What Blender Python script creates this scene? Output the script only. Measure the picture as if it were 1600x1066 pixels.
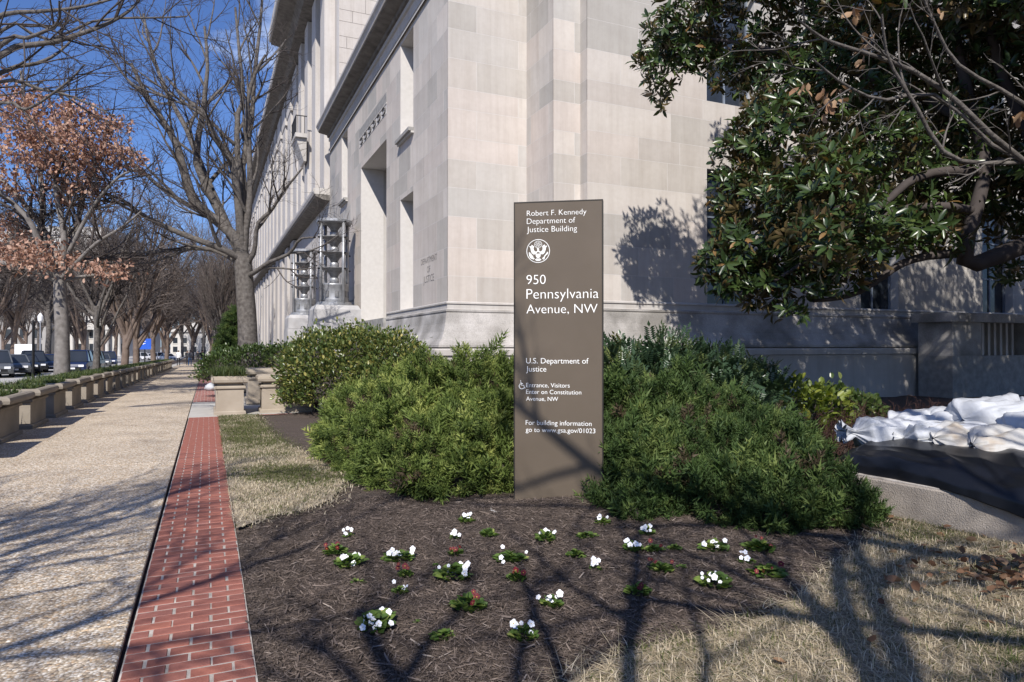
import bpy, bmesh, math, random
import numpy as np
from mathutils import Vector, Matrix

for o in list(bpy.data.objects): bpy.data.objects.remove(o)
SC = bpy.context.scene
COL = SC.collection
R = math.radians
random.seed(7); RNG = np.random.default_rng(11)

# ---------------------------------------------------------------- camera, sky, sun, exposure
F = 1067.0; H0 = 541.0; CX = 800.0; CAMZ = 1.6
TH = math.atan2(475, 1067); ST, CT = math.sin(TH), math.cos(TH)
cam = bpy.data.cameras.new('camera'); co = bpy.data.objects.new('camera', cam); COL.objects.link(co)
co.location = (0, 0, CAMZ); co.rotation_euler = (R(90) + math.atan(8 / F), 0, -TH)
cam.sensor_width = 36; cam.lens = F / 1600 * 36; cam.clip_start = .05; cam.clip_end = 6000
SC.camera = co
SUN_EL = R(41); SUN_AZ = R(28)          # azimuth measured from -Y towards -X
S = Vector((-math.sin(SUN_AZ) * math.cos(SUN_EL), -math.cos(SUN_AZ) * math.cos(SUN_EL), math.sin(SUN_EL)))
wd = bpy.data.worlds.new('World'); SC.world = wd; wd.use_nodes = True
wn, wl = wd.node_tree.nodes, wd.node_tree.links; wn.clear()
sky = wn.new('ShaderNodeTexSky'); sky.sky_type = 'NISHITA'; sky.sun_disc = False
sky.sun_elevation = SUN_EL; sky.sun_rotation = math.pi + SUN_AZ
sky.air_density = 1.0; sky.dust_density = .6; sky.ozone_density = 4.0; sky.altitude = 0
tc = wn.new('ShaderNodeTexCoord'); mp = wn.new('ShaderNodeMapping'); mp.inputs['Scale'].default_value = (1.6, 1.2, 5.0)
mp.inputs['Rotation'].default_value = (0, R(25), R(20)); mp.inputs['Location'].default_value = (.35, .1, .2)
nz = wn.new('ShaderNodeTexNoise'); nz.inputs['Scale'].default_value = 1.7; nz.inputs['Detail'].default_value = 9; nz.inputs['Roughness'].default_value = .58
nz.inputs['Distortion'].default_value = .4
rp = wn.new('ShaderNodeValToRGB'); rp.color_ramp.elements[0].position = .61; rp.color_ramp.elements[1].position = .78
rp.color_ramp.elements[0].color = (0, 0, 0, 1); rp.color_ramp.elements[1].color = (.75, .75, .75, 1)
mx = wn.new('ShaderNodeMixRGB'); mx.inputs[2].default_value = (9.5, 11, 14, 1)
bg = wn.new('ShaderNodeBackground'); bg.inputs[1].default_value = .078
wo = wn.new('ShaderNodeOutputWorld')
tint = wn.new('ShaderNodeMixRGB'); tint.blend_type = 'MULTIPLY'; tint.inputs[0].default_value = 1; tint.inputs[2].default_value = (.86, 1.02, 1.42, 1)
wl.new(tc.outputs['Generated'], mp.inputs[0]); wl.new(mp.outputs[0], nz.inputs[0]); wl.new(nz.outputs[0], rp.inputs[0])
wl.new(sky.outputs[0], tint.inputs[1]); wl.new(tint.outputs[0], mx.inputs[1]); wl.new(rp.outputs[0], mx.inputs[0])
wl.new(mx.outputs[0], bg.inputs[0]); wl.new(bg.outputs[0], wo.inputs[0])
sl = bpy.data.lights.new('sun', 'SUN'); sl.energy = 5.0; sl.angle = R(.53); sl.color = (1, .95, .88)
so = bpy.data.objects.new('sun', sl); COL.objects.link(so); so.rotation_euler = (-S).to_track_quat('-Z', 'Y').to_euler(); so.location = (0, 0, 40)
SC.view_settings.view_transform = 'Standard'; SC.view_settings.look = 'None'; SC.view_settings.gamma = 1
SC.view_settings.exposure = 0.32
SC.render.engine = 'CYCLES'
try:
    SC.cycles.max_bounces = 6; SC.cycles.diffuse_bounces = 2; SC.cycles.transparent_max_bounces = 8
except Exception: pass

# ---------------------------------------------------------------- helpers
def W(xc, Z, z=0.0): return Vector((xc * CT + Z * ST, -xc * ST + Z * CT, z))
def G(px, py, z=0.0):
    Z = F * (CAMZ - z) / (py - H0); return W((px - CX) / F * Z, Z, z)
def D(px, py, Z): return W((px - CX) / F * Z, Z, CAMZ + (H0 - py) / F * Z)
def gz(y): return -0.0095 * min(max(y - 22, 0), 150)

def tag(o, label=None, cat=None, group=None, kind=None):
    if label: o['label'] = label
    if cat: o['category'] = cat
    if group: o['group'] = group
    if kind: o['kind'] = kind
    return o
def empty(name, loc=(0, 0, 0), rz=0.0):
    o = bpy.data.objects.new(name, None); COL.objects.link(o); o.location = loc; o.rotation_euler = (0, 0, rz); o.empty_display_size = .2
    return o
def link(name, me, mat=None, parent=None):
    o = bpy.data.objects.new(name, me); COL.objects.link(o)
    if mat is not None and len(me.materials) == 0: me.materials.append(mat)
    if parent is not None: o.parent = parent
    return o
def copy_tree(o, parent=None):
    c = o.copy(); COL.objects.link(c); c.parent = parent
    for ch in o.children: copy_tree(ch, c)
    return c

class MB:
    def __init__(s): s.v = []; s.f = []; s.m = []
    def add(s, vs, fs, m=0):
        b = len(s.v); s.v += [tuple(v) for v in vs]; s.f += [tuple(b + i for i in f) for f in fs]; s.m += [m] * len(fs); return s
    def box(s, x0, x1, y0, y1, z0, z1, m=0):
        return s.add([(x0, y0, z0), (x1, y0, z0), (x1, y1, z0), (x0, y1, z0), (x0, y0, z1), (x1, y0, z1), (x1, y1, z1), (x0, y1, z1)],
                     [(0, 3, 2, 1), (4, 5, 6, 7), (0, 1, 5, 4), (1, 2, 6, 5), (2, 3, 7, 6), (3, 0, 4, 7)], m)
    def obox(s, o, u, v, w, a0, a1, b0, b1, c0, c1, m=0):
        P = lambda a, b, c: o + u * a + v * b + w * c
        return s.add([P(a0, b0, c0), P(a1, b0, c0), P(a1, b1, c0), P(a0, b1, c0), P(a0, b0, c1), P(a1, b0, c1), P(a1, b1, c1), P(a0, b1, c1)],
                     [(0, 3, 2, 1), (4, 5, 6, 7), (0, 1, 5, 4), (1, 2, 6, 5), (2, 3, 7, 6), (3, 0, 4, 7)], m)
    def rings(s, rings, cap0=True, cap1=True, m=0):
        n = len(rings[0]); b = len(s.v)
        for r in rings: s.v += [tuple(p) for p in r]
        for i in range(len(rings) - 1):
            for j in range(n):
                k = (j + 1) % n; s.f.append((b + i * n + j, b + i * n + k, b + (i + 1) * n + k, b + (i + 1) * n + j)); s.m.append(m)
        if cap0: s.f.append(tuple(b + j for j in range(n - 1, -1, -1))); s.m.append(m)
        if cap1: s.f.append(tuple(b + (len(rings) - 1) * n + j for j in range(n))); s.m.append(m)
        return s
    def lathe(s, prof, n=20, c=(0, 0, 0), m=0, caps=True):
        return s.rings([[(c[0] + r * math.cos(2 * math.pi * j / n), c[1] + r * math.sin(2 * math.pi * j / n), c[2] + z) for j in range(n)] for r, z in prof], caps, caps, m)
    def tube(s, pts, rad, n=8, m=0):
        pts = [Vector(p) for p in pts]; rr = rad if isinstance(rad, (list, tuple)) else [rad] * len(pts)
        rings = []
        for i, p in enumerate(pts):
            t = (pts[min(i + 1, len(pts) - 1)] - pts[max(i - 1, 0)]).normalized()
            ref = Vector((0, 0, 1)) if abs(t.z) < .9 else Vector((1, 0, 0))
            u = t.cross(ref).normalized(); v = t.cross(u)
            rings.append([p + (u * math.cos(2 * math.pi * j / n) + v * math.sin(2 * math.pi * j / n)) * rr[i] for j in range(n)])
        return s.rings(rings, True, True, m)
    def prism(s, poly, a, b, m=0):      # poly of 3D points moved by vectors a,b
        n = len(poly); A = [Vector(p) + a for p in poly]; B = [Vector(p) + b for p in poly]
        return s.rings([A, B], True, True, m)
    def mesh(s, name, mats):
        me = bpy.data.meshes.new(name); me.from_pydata(s.v, [], s.f)
        for m in (mats if isinstance(mats, (list, tuple)) else [mats]): me.materials.append(m)
        if any(s.m): me.polygons.foreach_set('material_index', s.m)
        bm = bmesh.new(); bm.from_mesh(me); bmesh.ops.recalc_face_normals(bm, faces=bm.faces); bm.to_mesh(me); bm.free()
        me.update(); return me
    def build(s, name, mats, parent=None, smooth=False):
        me = s.mesh(name, mats)
        if smooth: me.polygons.foreach_set('use_smooth', [True] * len(me.polygons)); 
        return link(name, me, None, parent)

def np_mesh(name, V, FA, mat, tint=None, smooth=False):
    me = bpy.data.meshes.new(name); V = np.ascontiguousarray(V, dtype=np.float32); FA = np.ascontiguousarray(FA, dtype=np.int32)
    me.vertices.add(len(V)); me.vertices.foreach_set('co', V.ravel())
    nf, k = FA.shape
    me.loops.add(nf * k); me.loops.foreach_set('vertex_index', FA.ravel())
    me.polygons.add(nf); me.polygons.foreach_set('loop_start', np.arange(0, nf * k, k, dtype=np.int32))
    if smooth: me.polygons.foreach_set('use_smooth', np.ones(nf, dtype=bool))
    me.update(calc_edges=True)
    if tint is not None:
        at = me.attributes.new('tint', 'FLOAT', 'POINT'); at.data.foreach_set('value', np.ascontiguousarray(tint, dtype=np.float32))
    if mat is not None: me.materials.append(mat)
    return me

def nrm(a): return a / np.maximum(np.linalg.norm(a, axis=-1, keepdims=True), 1e-9)
def frames(d, n):
    y = nrm(d); x = nrm(np.cross(y, n)); z = np.cross(x, y)
    return np.stack([x, y, z], axis=-1)
def scatter(T, FT, pos, Rm, sc, tint=None, tipg=0.0):
    N = len(pos); T = np.asarray(T, float); FT = np.asarray(FT)
    sc = np.asarray(sc, float)
    TT = T[None] * (sc[:, None, None] if sc.ndim == 1 else sc[:, None, :])
    V = np.einsum('nij,nkj->nki', Rm, TT) + pos[:, None, :]
    FA = (FT[None] + (np.arange(N) * len(T))[:, None, None]).reshape(-1, FT.shape[1])
    ti = None if tint is None else np.clip(np.repeat(tint, len(T)) + np.tile((T[:, 1] - .45) * tipg, N), 0, 1)
    return V.reshape(-1, 3), FA, ti
def merge(parts):
    Vs, Fs, Ts = [], [], []; b = 0
    for V, FA, t in parts:
        Vs.append(V); Fs.append(FA + b); Ts.append(t if t is not None else np.zeros(len(V))); b += len(V)
    return np.concatenate(Vs), np.concatenate(Fs), np.concatenate(Ts)

def tubes_np(lines, sides):
    """lines: list of (pts[k][3], radii[k]); returns V, quads"""
    groups = {}
    for p, r in lines: groups.setdefault(len(p), []).append((p, r))
    Vs, Fs = [], []; base = 0
    for k, L in groups.items():
        P = np.array([[tuple(q) for q in p] for p, r in L], float); Rr = np.array([r for p, r in L], float)
        T = nrm(np.gradient(P, axis=1)); dirv = nrm(P[:, -1] - P[:, 0])
        ref = np.where(np.abs(dirv[:, 2:3]) < .8, np.array([[0, 0, 1.]]), np.array([[1., 0, 0]]))[:, None, :]
        U = nrm(np.cross(T, ref)); Vv = np.cross(T, U)
        a = np.arange(sides) * 2 * math.pi / sides
        ring = P[:, :, None, :] + Rr[:, :, None, None] * (np.cos(a)[None, None, :, None] * U[:, :, None, :] + np.sin(a)[None, None, :, None] * Vv[:, :, None, :])
        M = len(L); i, j = np.meshgrid(np.arange(k - 1), np.arange(sides), indexing='ij'); j2 = (j + 1) % sides
        q = np.stack([i * sides + j, i * sides + j2, (i + 1) * sides + j2, (i + 1) * sides + j], -1).reshape(-1, 4)
        FA = (q[None] + (np.arange(M) * k * sides)[:, None, None]).reshape(-1, 4) + base
        Vs.append(ring.reshape(-1, 3)); Fs.append(FA); base += M * k * sides
    return np.concatenate(Vs), np.concatenate(Fs)

# ---------------------------------------------------------------- materials
def nodes(name):
    m = bpy.data.materials.new(name); m.use_nodes = True; n = m.node_tree.nodes; l = m.node_tree.links
    return m, n, l, n['Principled BSDF'], n['Material Output']
def ramp(n, stops):
    r = n.new('ShaderNodeValToRGB'); e = r.color_ramp.elements
    while len(e) < len(stops): e.new(.5)
    for q, (p, c) in zip(e, stops): q.position = p; q.color = (*c, 1)
    return r
def pm(name, c1, c2=None, scale=5, rough=.7, bump=0.0, bscale=40, detail=5, metal=0.0, spec=.3, objrand=None, stops=None):
    m, n, l, b, out = nodes(name)
    b.inputs['Roughness'].default_value = rough; b.inputs['Metallic'].default_value = metal; b.inputs['Specular IOR Level'].default_value = spec
    c2 = c2 or c1
    tc = n.new('ShaderNodeTexCoord'); nt = n.new('ShaderNodeTexNoise'); nt.inputs['Scale'].default_value = scale; nt.inputs['Detail'].default_value = detail
    l.new(tc.outputs['Object'], nt.inputs[0])
    r = ramp(n, stops or [(.3, c1), (.7, c2)]); l.new(nt.outputs[0], r.inputs[0]); last = r.outputs[0]
    if objrand:
        oi = n.new('ShaderNodeObjectInfo'); r2 = ramp(n, objrand); l.new(oi.outputs['Random'], r2.inputs[0])
        mx = n.new('ShaderNodeMixRGB'); mx.blend_type = 'MULTIPLY'; mx.inputs[0].default_value = 1
        l.new(last, mx.inputs[1]); l.new(r2.outputs[0], mx.inputs[2]); last = mx.outputs[0]
    l.new(last, b.inputs['Base Color'])
    if bump:
        n2 = n.new('ShaderNodeTexNoise'); n2.inputs['Scale'].default_value = bscale; n2.inputs['Detail'].default_value = 6
        l.new(tc.outputs['Object'], n2.inputs[0]); bp = n.new('ShaderNodeBump'); bp.inputs['Strength'].default_value = bump; bp.inputs['Distance'].default_value = .02
        l.new(n2.outputs[0], bp.inputs['Height']); l.new(bp.outputs[0], b.inputs['Normal'])
    return m
def streak(m, k=.90):
    n, l = m.node_tree.nodes, m.node_tree.links; b = n['Principled BSDF']; src = b.inputs['Base Color'].links[0].from_socket
    g = n.new('ShaderNodeNewGeometry'); mp = n.new('ShaderNodeMapping'); mp.inputs['Scale'].default_value = (2.6, 2.6, .16); l.new(g.outputs['Position'], mp.inputs[0])
    t = n.new('ShaderNodeTexNoise'); t.inputs['Scale'].default_value = 1.6; t.inputs['Detail'].default_value = 8; t.inputs['Roughness'].default_value = .65; l.new(mp.outputs[0], t.inputs[0])
    r = ramp(n, [(.34, (k, k * .985, k * .97)), (.56, (1, 1, 1))]); l.new(t.outputs[0], r.inputs[0])
    t2 = n.new('ShaderNodeTexNoise'); t2.inputs['Scale'].default_value = 7; t2.inputs['Detail'].default_value = 9; t2.inputs['Roughness'].default_value = .7; l.new(g.outputs['Position'], t2.inputs[0])
    r2 = ramp(n, [(.36, (.965, .96, .955)), (.56, (1.01, 1.01, 1.01))]); l.new(t2.outputs[0], r2.inputs[0])
    for rr in (r, r2):
        mx = n.new('ShaderNodeMixRGB'); mx.blend_type = 'MULTIPLY'; mx.inputs[0].default_value = 1; l.new(src, mx.inputs[1]); l.new(rr.outputs[0], mx.inputs[2]); src = mx.outputs[0]
    l.new(src, b.inputs['Base Color'])
def leafmat(name, stops, rough=.5, trans=.3, spec=.3, tcol=None):
    m, n, l, b, out = nodes(name)
    at = n.new('ShaderNodeAttribute'); at.attribute_name = 'tint'
    r = ramp(n, stops); l.new(at.outputs['Fac'], r.inputs[0]); l.new(r.outputs[0], b.inputs['Base Color'])
    b.inputs['Roughness'].default_value = rough; b.inputs['Specular IOR Level'].default_value = spec
    if trans:
        t = n.new('ShaderNodeBsdfTranslucent'); mx = n.new('ShaderNodeMixShader'); mx.inputs[0].default_value = trans
        mm = n.new('ShaderNodeMixRGB'); mm.blend_type = 'MULTIPLY'; mm.inputs[0].default_value = 1; mm.inputs[2].default_value = (*(tcol or (1.3, 1.4, .6)), 1)
        l.new(r.outputs[0], mm.inputs[1]); l.new(mm.outputs[0], t.inputs[0])
        l.new(b.outputs[0], mx.inputs[1]); l.new(t.outputs[0], mx.inputs[2]); l.new(mx.outputs[0], out.inputs[0])
    return m

M = {}
M['stone'] = pm('limestone', (.485, .455, .422), (.535, .505, .47), 1.4, .8, .12, 60, objrand=[(0, (1.05, .985, .95)), (.2, (.85, .855, .855)), (.4, (1.10, 1.06, 1.03)), (.55, (.94, .91, .88)), (.7, (.76, .76, .75)), (.85, (1.04, .98, .955)), (1, (.88, .86, .84))])
M['joint'] = pm('pale mortar', (.52, .495, .47), (.57, .545, .52), 8, .9)
M['stone_plain'] = pm('limestone trim', (.43, .405, .38), (.49, .465, .44), .8, .8, .1, 50)
M['stone_far'] = pm('limestone streaked', (.45, .42, .395), (.51, .48, .455), .6, .85)
for k_ in ('stone', 'stone_plain', 'stone_far'): streak(M[k_])
def stained():
    m, n, l, b, out = nodes('weathered limestone base')
    tc = n.new('ShaderNodeTexCoord'); n1 = n.new('ShaderNodeTexNoise'); n1.inputs['Scale'].default_value = 1.1; n1.inputs['Detail'].default_value = 7
    l.new(tc.outputs['Object'], n1.inputs[0])
    r = ramp(n, [(.36, (.20, .187, .17)), (.52, (.33, .31, .29)), (.66, (.45, .425, .405))]); l.new(n1.outputs[0], r.inputs[0])
    n2 = n.new('ShaderNodeTexNoise'); n2.inputs['Scale'].default_value = 35; l.new(tc.outputs['Object'], n2.inputs[0])
    mx = n.new('ShaderNodeMixRGB'); mx.blend_type = 'OVERLAY'; mx.inputs[0].default_value = .35; l.new(r.outputs[0], mx.inputs[1]); l.new(n2.outputs[0], mx.inputs[2])
    l.new(mx.outputs[0], b.inputs['Base Color']); b.inputs['Roughness'].default_value = .85
    return m
M['stained'] = stained()
M['grimy_shade'] = pm('grime and painted shade on limestone', (.10, .092, .085), (.20, .185, .17), 3, .9)  # soffit grime, with the shade under the cornice put into the colour
M['dark_stone'] = pm('grey granite', (.22, .21, .20), (.33, .32, .30), 6, .75, .15, 50)
M['carved'] = pm('engraved letter stone', (.13, .12, .115), (.18, .17, .16), 8, .9)
M['glass'] = pm('window glass', (.02, .025, .03), (.03, .035, .045), 1, .08, spec=.6)
M['sash'] = pm('painted bronze sash', (.16, .19, .24), (.20, .23, .28), 8, .45)
M['alu'] = pm('cast aluminium', (.28, .285, .30), (.42, .425, .44), 7, .42, .1, 30, metal=.55)
M['alu_dark'] = pm('weathered aluminium', (.15, .15, .155), (.26, .26, .265), 9, .5, metal=.4)
M['sign'] = pm('brown sign enamel', (.100, .079, .058), (.116, .092, .069), 2.2, .34, .02, 120, spec=.35)
M['sign_edge'] = pm('dark sign edge', (.03, .026, .022), None, 5, .5)
M['white_vinyl'] = pm('white vinyl', (.80, .80, .78), (.84, .84, .82), 20, .5)
M['tan_cast'] = pm('tan cast stone', (.30, .252, .195), (.38, .325, .26), 2.3, .85, .2, 55)
M['tan_cast2'] = pm('weathered cast stone', (.215, .185, .148), (.30, .26, .212), 2.0, .85, .2, 55)
M['soil'] = pm('soil', (.035, .026, .02), (.06, .045, .035), 14, .95, .5, 40)
M['road'] = pm('pale concrete road', (.36, .345, .325), (.43, .415, .39), .5, .85, .1, 30)
M['kerb'] = pm('granite kerb', (.38, .37, .35), (.46, .45, .43), 5, .8)
M['slab'] = None
M['ground'] = pm('ground', (.12, .10, .08), (.18, .15, .12), .6, .95)
M['bark'] = pm('grey bark', (.065, .056, .05), (.15, .135, .122), 9, .9, .9, 22)
M['twig'] = pm('twig bark', (.045, .037, .034), (.075, .062, .057), 3, .9)
M['twig_brown'] = pm('reddish twig bark', (.105, .085, .076), (.15, .125, .112), 1.5, .9)
M['bark_red'] = pm('red brown bark', (.12, .085, .066), (.19, .145, .118), 5, .9, .5, 20)
M['bark_pale'] = pm('pale smooth bark', (.12, .108, .098), (.23, .21, .195), 6, .85, .3, 30)
M['conc'] = pm('rough concrete wall', (.26, .225, .19), (.36, .315, .27), 5, .9, .6, 90)
M['tarp'] = pm('black plastic sheet', (.006, .007, .010), (.010, .011, .015), 5, .36, .12, 7, spec=.4)
M['bag'] = pm('white woven sack', (.40, .415, .445), (.47, .48, .505), 4, .55, .25, 26)
M['bag_dirty'] = pm('stained woven sack', (.72, .70, .68), (.80, .79, .79), 3, .65, .3, 16, stops=[(.30, (.33, .25, .17)), (.44, (.42, .405, .38)), (.7, (.47, .465, .465))])
M['hose'] = pm('grey plastic pipe', (.42, .40, .37), (.52, .50, .47), 9, .6)
M['juniper'] = leafmat('juniper foliage', [(0, (.10, .075, .045)), (.05, (.045, .07, .018)), (.5, (.14, .19, .048)), (1, (.34, .37, .11))], .6, .22, .2)
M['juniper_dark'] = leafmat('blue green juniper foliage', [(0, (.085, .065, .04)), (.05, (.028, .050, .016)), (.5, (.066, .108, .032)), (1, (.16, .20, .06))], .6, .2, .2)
M['holly'] = leafmat('holly leaves', [(0, (.03, .055, .016)), (.45, (.075, .11, .032)), (.7, (.17, .19, .055)), (.9, (.34, .30, .09)), (1, (.42, .34, .12))], .32, .2, .5)
M['mahonia'] = leafmat('grape holly leaves', [(0, (.025, .05, .025)), (.6, (.06, .10, .05)), (.9, (.14, .17, .06)), (1, (.28, .13, .05))], .3, .2, .5)
M['yellowgreen'] = leafmat('yellow green leaves', [(0, (.06, .10, .02)), (.6, (.16, .20, .035)), (1, (.32, .33, .06))], .45, .35, .4)
M['magnolia'] = leafmat('magnolia leaves', [(0, (.018, .034, .010)), (.6, (.042, .070, .020)), (.93, (.085, .11, .03)), (1, (.22, .13, .05))], .30, .12, .4)
M['russet'] = leafmat('dry oak leaves', [(0, (.21, .11, .08)), (.5, (.42, .255, .19)), (1, (.58, .40, .31))], .75, .3, .15, (1.1, .9, .7))
M['dryleaf'] = leafmat('brown fallen leaves', [(0, (.10, .05, .03)), (.5, (.25, .14, .08)), (1, (.42, .29, .18))], .7, .2, .2, (1, .9, .7))
M['pansy_leaf'] = leafmat('pansy leaves', [(0, (.03, .06, .015)), (.5, (.10, .17, .04)), (.85, (.22, .29, .07)), (1, (.38, .36, .13))], .5, .3, .3)
M['grass'] = leafmat('lawn blades', [(0, (.055, .08, .022)), (.28, (.13, .14, .05)), (.40, (.36, .295, .195)), (.7, (.55, .465, .335)), (1, (.68, .60, .46))], .7, .25, .15, (1, 1, .8))
M['cover'] = leafmat('evergreen ground cover', [(0, (.025, .042, .012)), (.6, (.062, .09, .026)), (1, (.15, .165, .06))], .55, .2, .3)
M['mulchfibre'] = leafmat('mulch fibres', [(0, (.034, .026, .021)), (.5, (.122, .094, .077)), (.9, (.215, .172, .145)), (1, (.42, .36, .31))], .85, 0, .15)
M['redtwig'] = pm('dark red twigs', (.05, .022, .018), (.09, .045, .035), 3, .8)
M['petal_white'] = pm('white petals', (.80, .80, .82), (.84, .84, .86), 30, .6)
M['petal_red'] = pm('dark red petals', (.085, .006, .010), (.15, .012, .018), 60, .6)
M['petal_yellow'] = pm('yellow flower eye', (.65, .45, .05), None, 30, .6)
M['black'] = pm('black paint', (.012, .012, .013), None, 5, .45)
M['blue_sign'] = pm('blue sign panel', (.02, .09, .50), (.025, .11, .55), 3, .5)
M['white_paint'] = pm('white paint', (.75, .75, .75), (.8, .8, .8), 3, .5)
M['rubber'] = pm('tyre rubber', (.015, .015, .016), None, 5, .8)
M['chrome'] = pm('wheel alloy', (.4, .4, .42), None, 5, .35, metal=.7)
M['lamp_glass'] = pm('headlight glass', (.75, .76, .78), None, 5, .15, spec=.6)
M['plate'] = pm('number plate', (.72, .73, .76), None, 5, .5)
M['skin'] = pm('skin', (.42, .27, .2), None, 5, .6); M['hair'] = pm('dark hair', (.03, .022, .018), None, 5, .7)
M['denim'] = pm('blue denim', (.10, .17, .30), (.14, .22, .36), 9, .8); M['cloth_black'] = pm('black cloth', (.015, .015, .018), None, 5, .8)
M['cloth_white'] = pm('white cloth', (.72, .72, .74), None, 5, .8); M['cloth_grey'] = pm('grey cloth', (.10, .10, .11), None, 5, .8)
M['far_wall'] = pm('grey stone of far building', (.27, .255, .24), (.36, .345, .33), .3, .85)
M['far_wall2'] = pm('pale stone of far building', (.46, .44, .41), (.56, .54, .51), .3, .85)

def aggregate():
    m, n, l, b, out = nodes('exposed aggregate concrete')
    g = n.new('ShaderNodeNewGeometry'); v = n.new('ShaderNodeTexVoronoi'); v.inputs['Scale'].default_value = 62; v.inputs['Randomness'].default_value = 1
    l.new(g.outputs['Position'], v.inputs['Vector'])
    sep = n.new('ShaderNodeSeparateColor'); l.new(v.outputs['Color'], sep.inputs[0])
    r = ramp(n, [(0, (.24, .21, .185)), (.15, (.42, .35, .27)), (.42, (.62, .545, .44)), (.6, (.54, .40, .265)), (.75, (.70, .645, .57)), (1, (.80, .77, .71))])
    l.new(sep.outputs[0], r.inputs[0])
    rd = ramp(n, [(0, (1, 1, 1)), (.55, (.95, .95, .95)), (.95, (.55, .53, .50))]); 
    mt = n.new('ShaderNodeMath'); mt.operation = 'MULTIPLY'; mt.inputs[1].default_value = 1.35; l.new(v.outputs['Distance'], mt.inputs[0]); l.new(mt.outputs[0], rd.inputs[0])
    mx = n.new('ShaderNodeMixRGB'); mx.blend_type = 'MULTIPLY'; mx.inputs[0].default_value = 1; l.new(r.outputs[0], mx.inputs[1]); l.new(rd.outputs[0], mx.inputs[2])
    n2 = n.new('ShaderNodeTexNoise'); n2.inputs['Scale'].default_value = .9; n2.inputs['Detail'].default_value = 6; l.new(g.outputs['Position'], n2.inputs[0])
    r2 = ramp(n, [(.30, (.72, .69, .66)), (.45, (.96, .92, .87)), (.7, (1.12, 1.08, 1.02))]); l.new(n2.outputs[0], r2.inputs[0])
    mx2 = n.new('ShaderNodeMixRGB'); mx2.blend_type = 'MULTIPLY'; mx2.inputs[0].default_value = 1; l.new(mx.outputs[0], mx2.inputs[1]); l.new(r2.outputs[0], mx2.inputs[2])
    l.new(mx2.outputs[0], b.inputs['Base Color']); b.inputs['Roughness'].default_value = .85; b.inputs['Specular IOR Level'].default_value = .2
    bp = n.new('ShaderNodeBump'); bp.invert = True; bp.inputs['Strength'].default_value = .55; bp.inputs['Distance'].default_value = .006
    l.new(v.outputs['Distance'], bp.inputs['Height']); l.new(bp.outputs[0], b.inputs['Normal'])
    return m
M['slab'] = aggregate()
M['smooth_slab'] = pm('smooth concrete', (.36, .34, .31), (.46, .44, .40), 1.2, .85, .1, 60)
M['brick'] = pm('red paving brick', (.225, .085, .064), (.305, .125, .096), 16, .8, .25, 90, objrand=[(0, (.78, .76, .78)), (.3, (1.08, 1, .95)), (.6, (.96, .97, 1)), (.8, (1.2, 1.12, 1.02)), (.92, (.70, .66, .68)), (1, (1.1, 1.12, 1.1))])
M['mortar'] = pm('pale mortar bed', (.30, .265, .225), (.54, .49, .44), 9, .95, .3, 120)
def mulchmat():
    m, n, l, b, out = nodes('shredded bark mulch')
    g = n.new('ShaderNodeNewGeometry'); mp = n.new('ShaderNodeMapping'); mp.inputs['Scale'].default_value = (1, 2.6, 1); mp.inputs['Rotation'].default_value = (0, 0, .5)
    n0 = n.new('ShaderNodeTexNoise'); n0.inputs['Scale'].default_value = 6; l.new(g.outputs['Position'], n0.inputs[0])
    ad = n.new('ShaderNodeVectorMath'); ad.operation = 'MULTIPLY_ADD'; ad.inputs[1].default_value = (.25, .25, .25); l.new(n0.outputs['Color'], ad.inputs[0]); l.new(g.outputs['Position'], ad.inputs[2])
    l.new(ad.outputs[0], mp.inputs[0])
    n1 = n.new('ShaderNodeTexNoise'); n1.inputs['Scale'].default_value = 55; n1.inputs['Detail'].default_value = 7; n1.inputs['Roughness'].default_value = .7; l.new(mp.outputs[0], n1.inputs[0])
    r = ramp(n, [(.30, (.034, .026, .021)), (.5, (.105, .082, .068)), (.64, (.17, .135, .113)), (.8, (.25, .205, .175))]); l.new(n1.outputs[0], r.inputs[0])
    l.new(r.outputs[0], b.inputs['Base Color']); b.inputs['Roughness'].default_value = .95; b.inputs['Specular IOR Level'].default_value = .15
    bp = n.new('ShaderNodeBump'); bp.inputs['Strength'].default_value = .9; bp.inputs['Distance'].default_value = .025; l.new(n1.outputs[0], bp.inputs['Height']); l.new(bp.outputs[0], b.inputs['Normal'])
    return m
M['mulch'] = mulchmat()
def brickfar():
    m, n, l, b, out = nodes('distant brick paving')
    g = n.new('ShaderNodeNewGeometry'); t = n.new('ShaderNodeTexBrick'); t.inputs['Scale'].default_value = 1; t.inputs['Brick Width'].default_value = .203; t.inputs['Row Height'].default_value = .1; t.inputs['Mortar Size'].default_value = .006
    t.inputs['Color1'].default_value = (.25, .085, .068, 1); t.inputs['Color2'].default_value = (.32, .115, .09, 1); t.inputs['Mortar'].default_value = (.48, .44, .39, 1)
    l.new(g.outputs['Position'], t.inputs[0]); l.new(t.outputs[0], b.inputs['Base Color']); b.inputs['Roughness'].default_value = .85
    return m
M['brick_far'] = brickfar()
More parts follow.
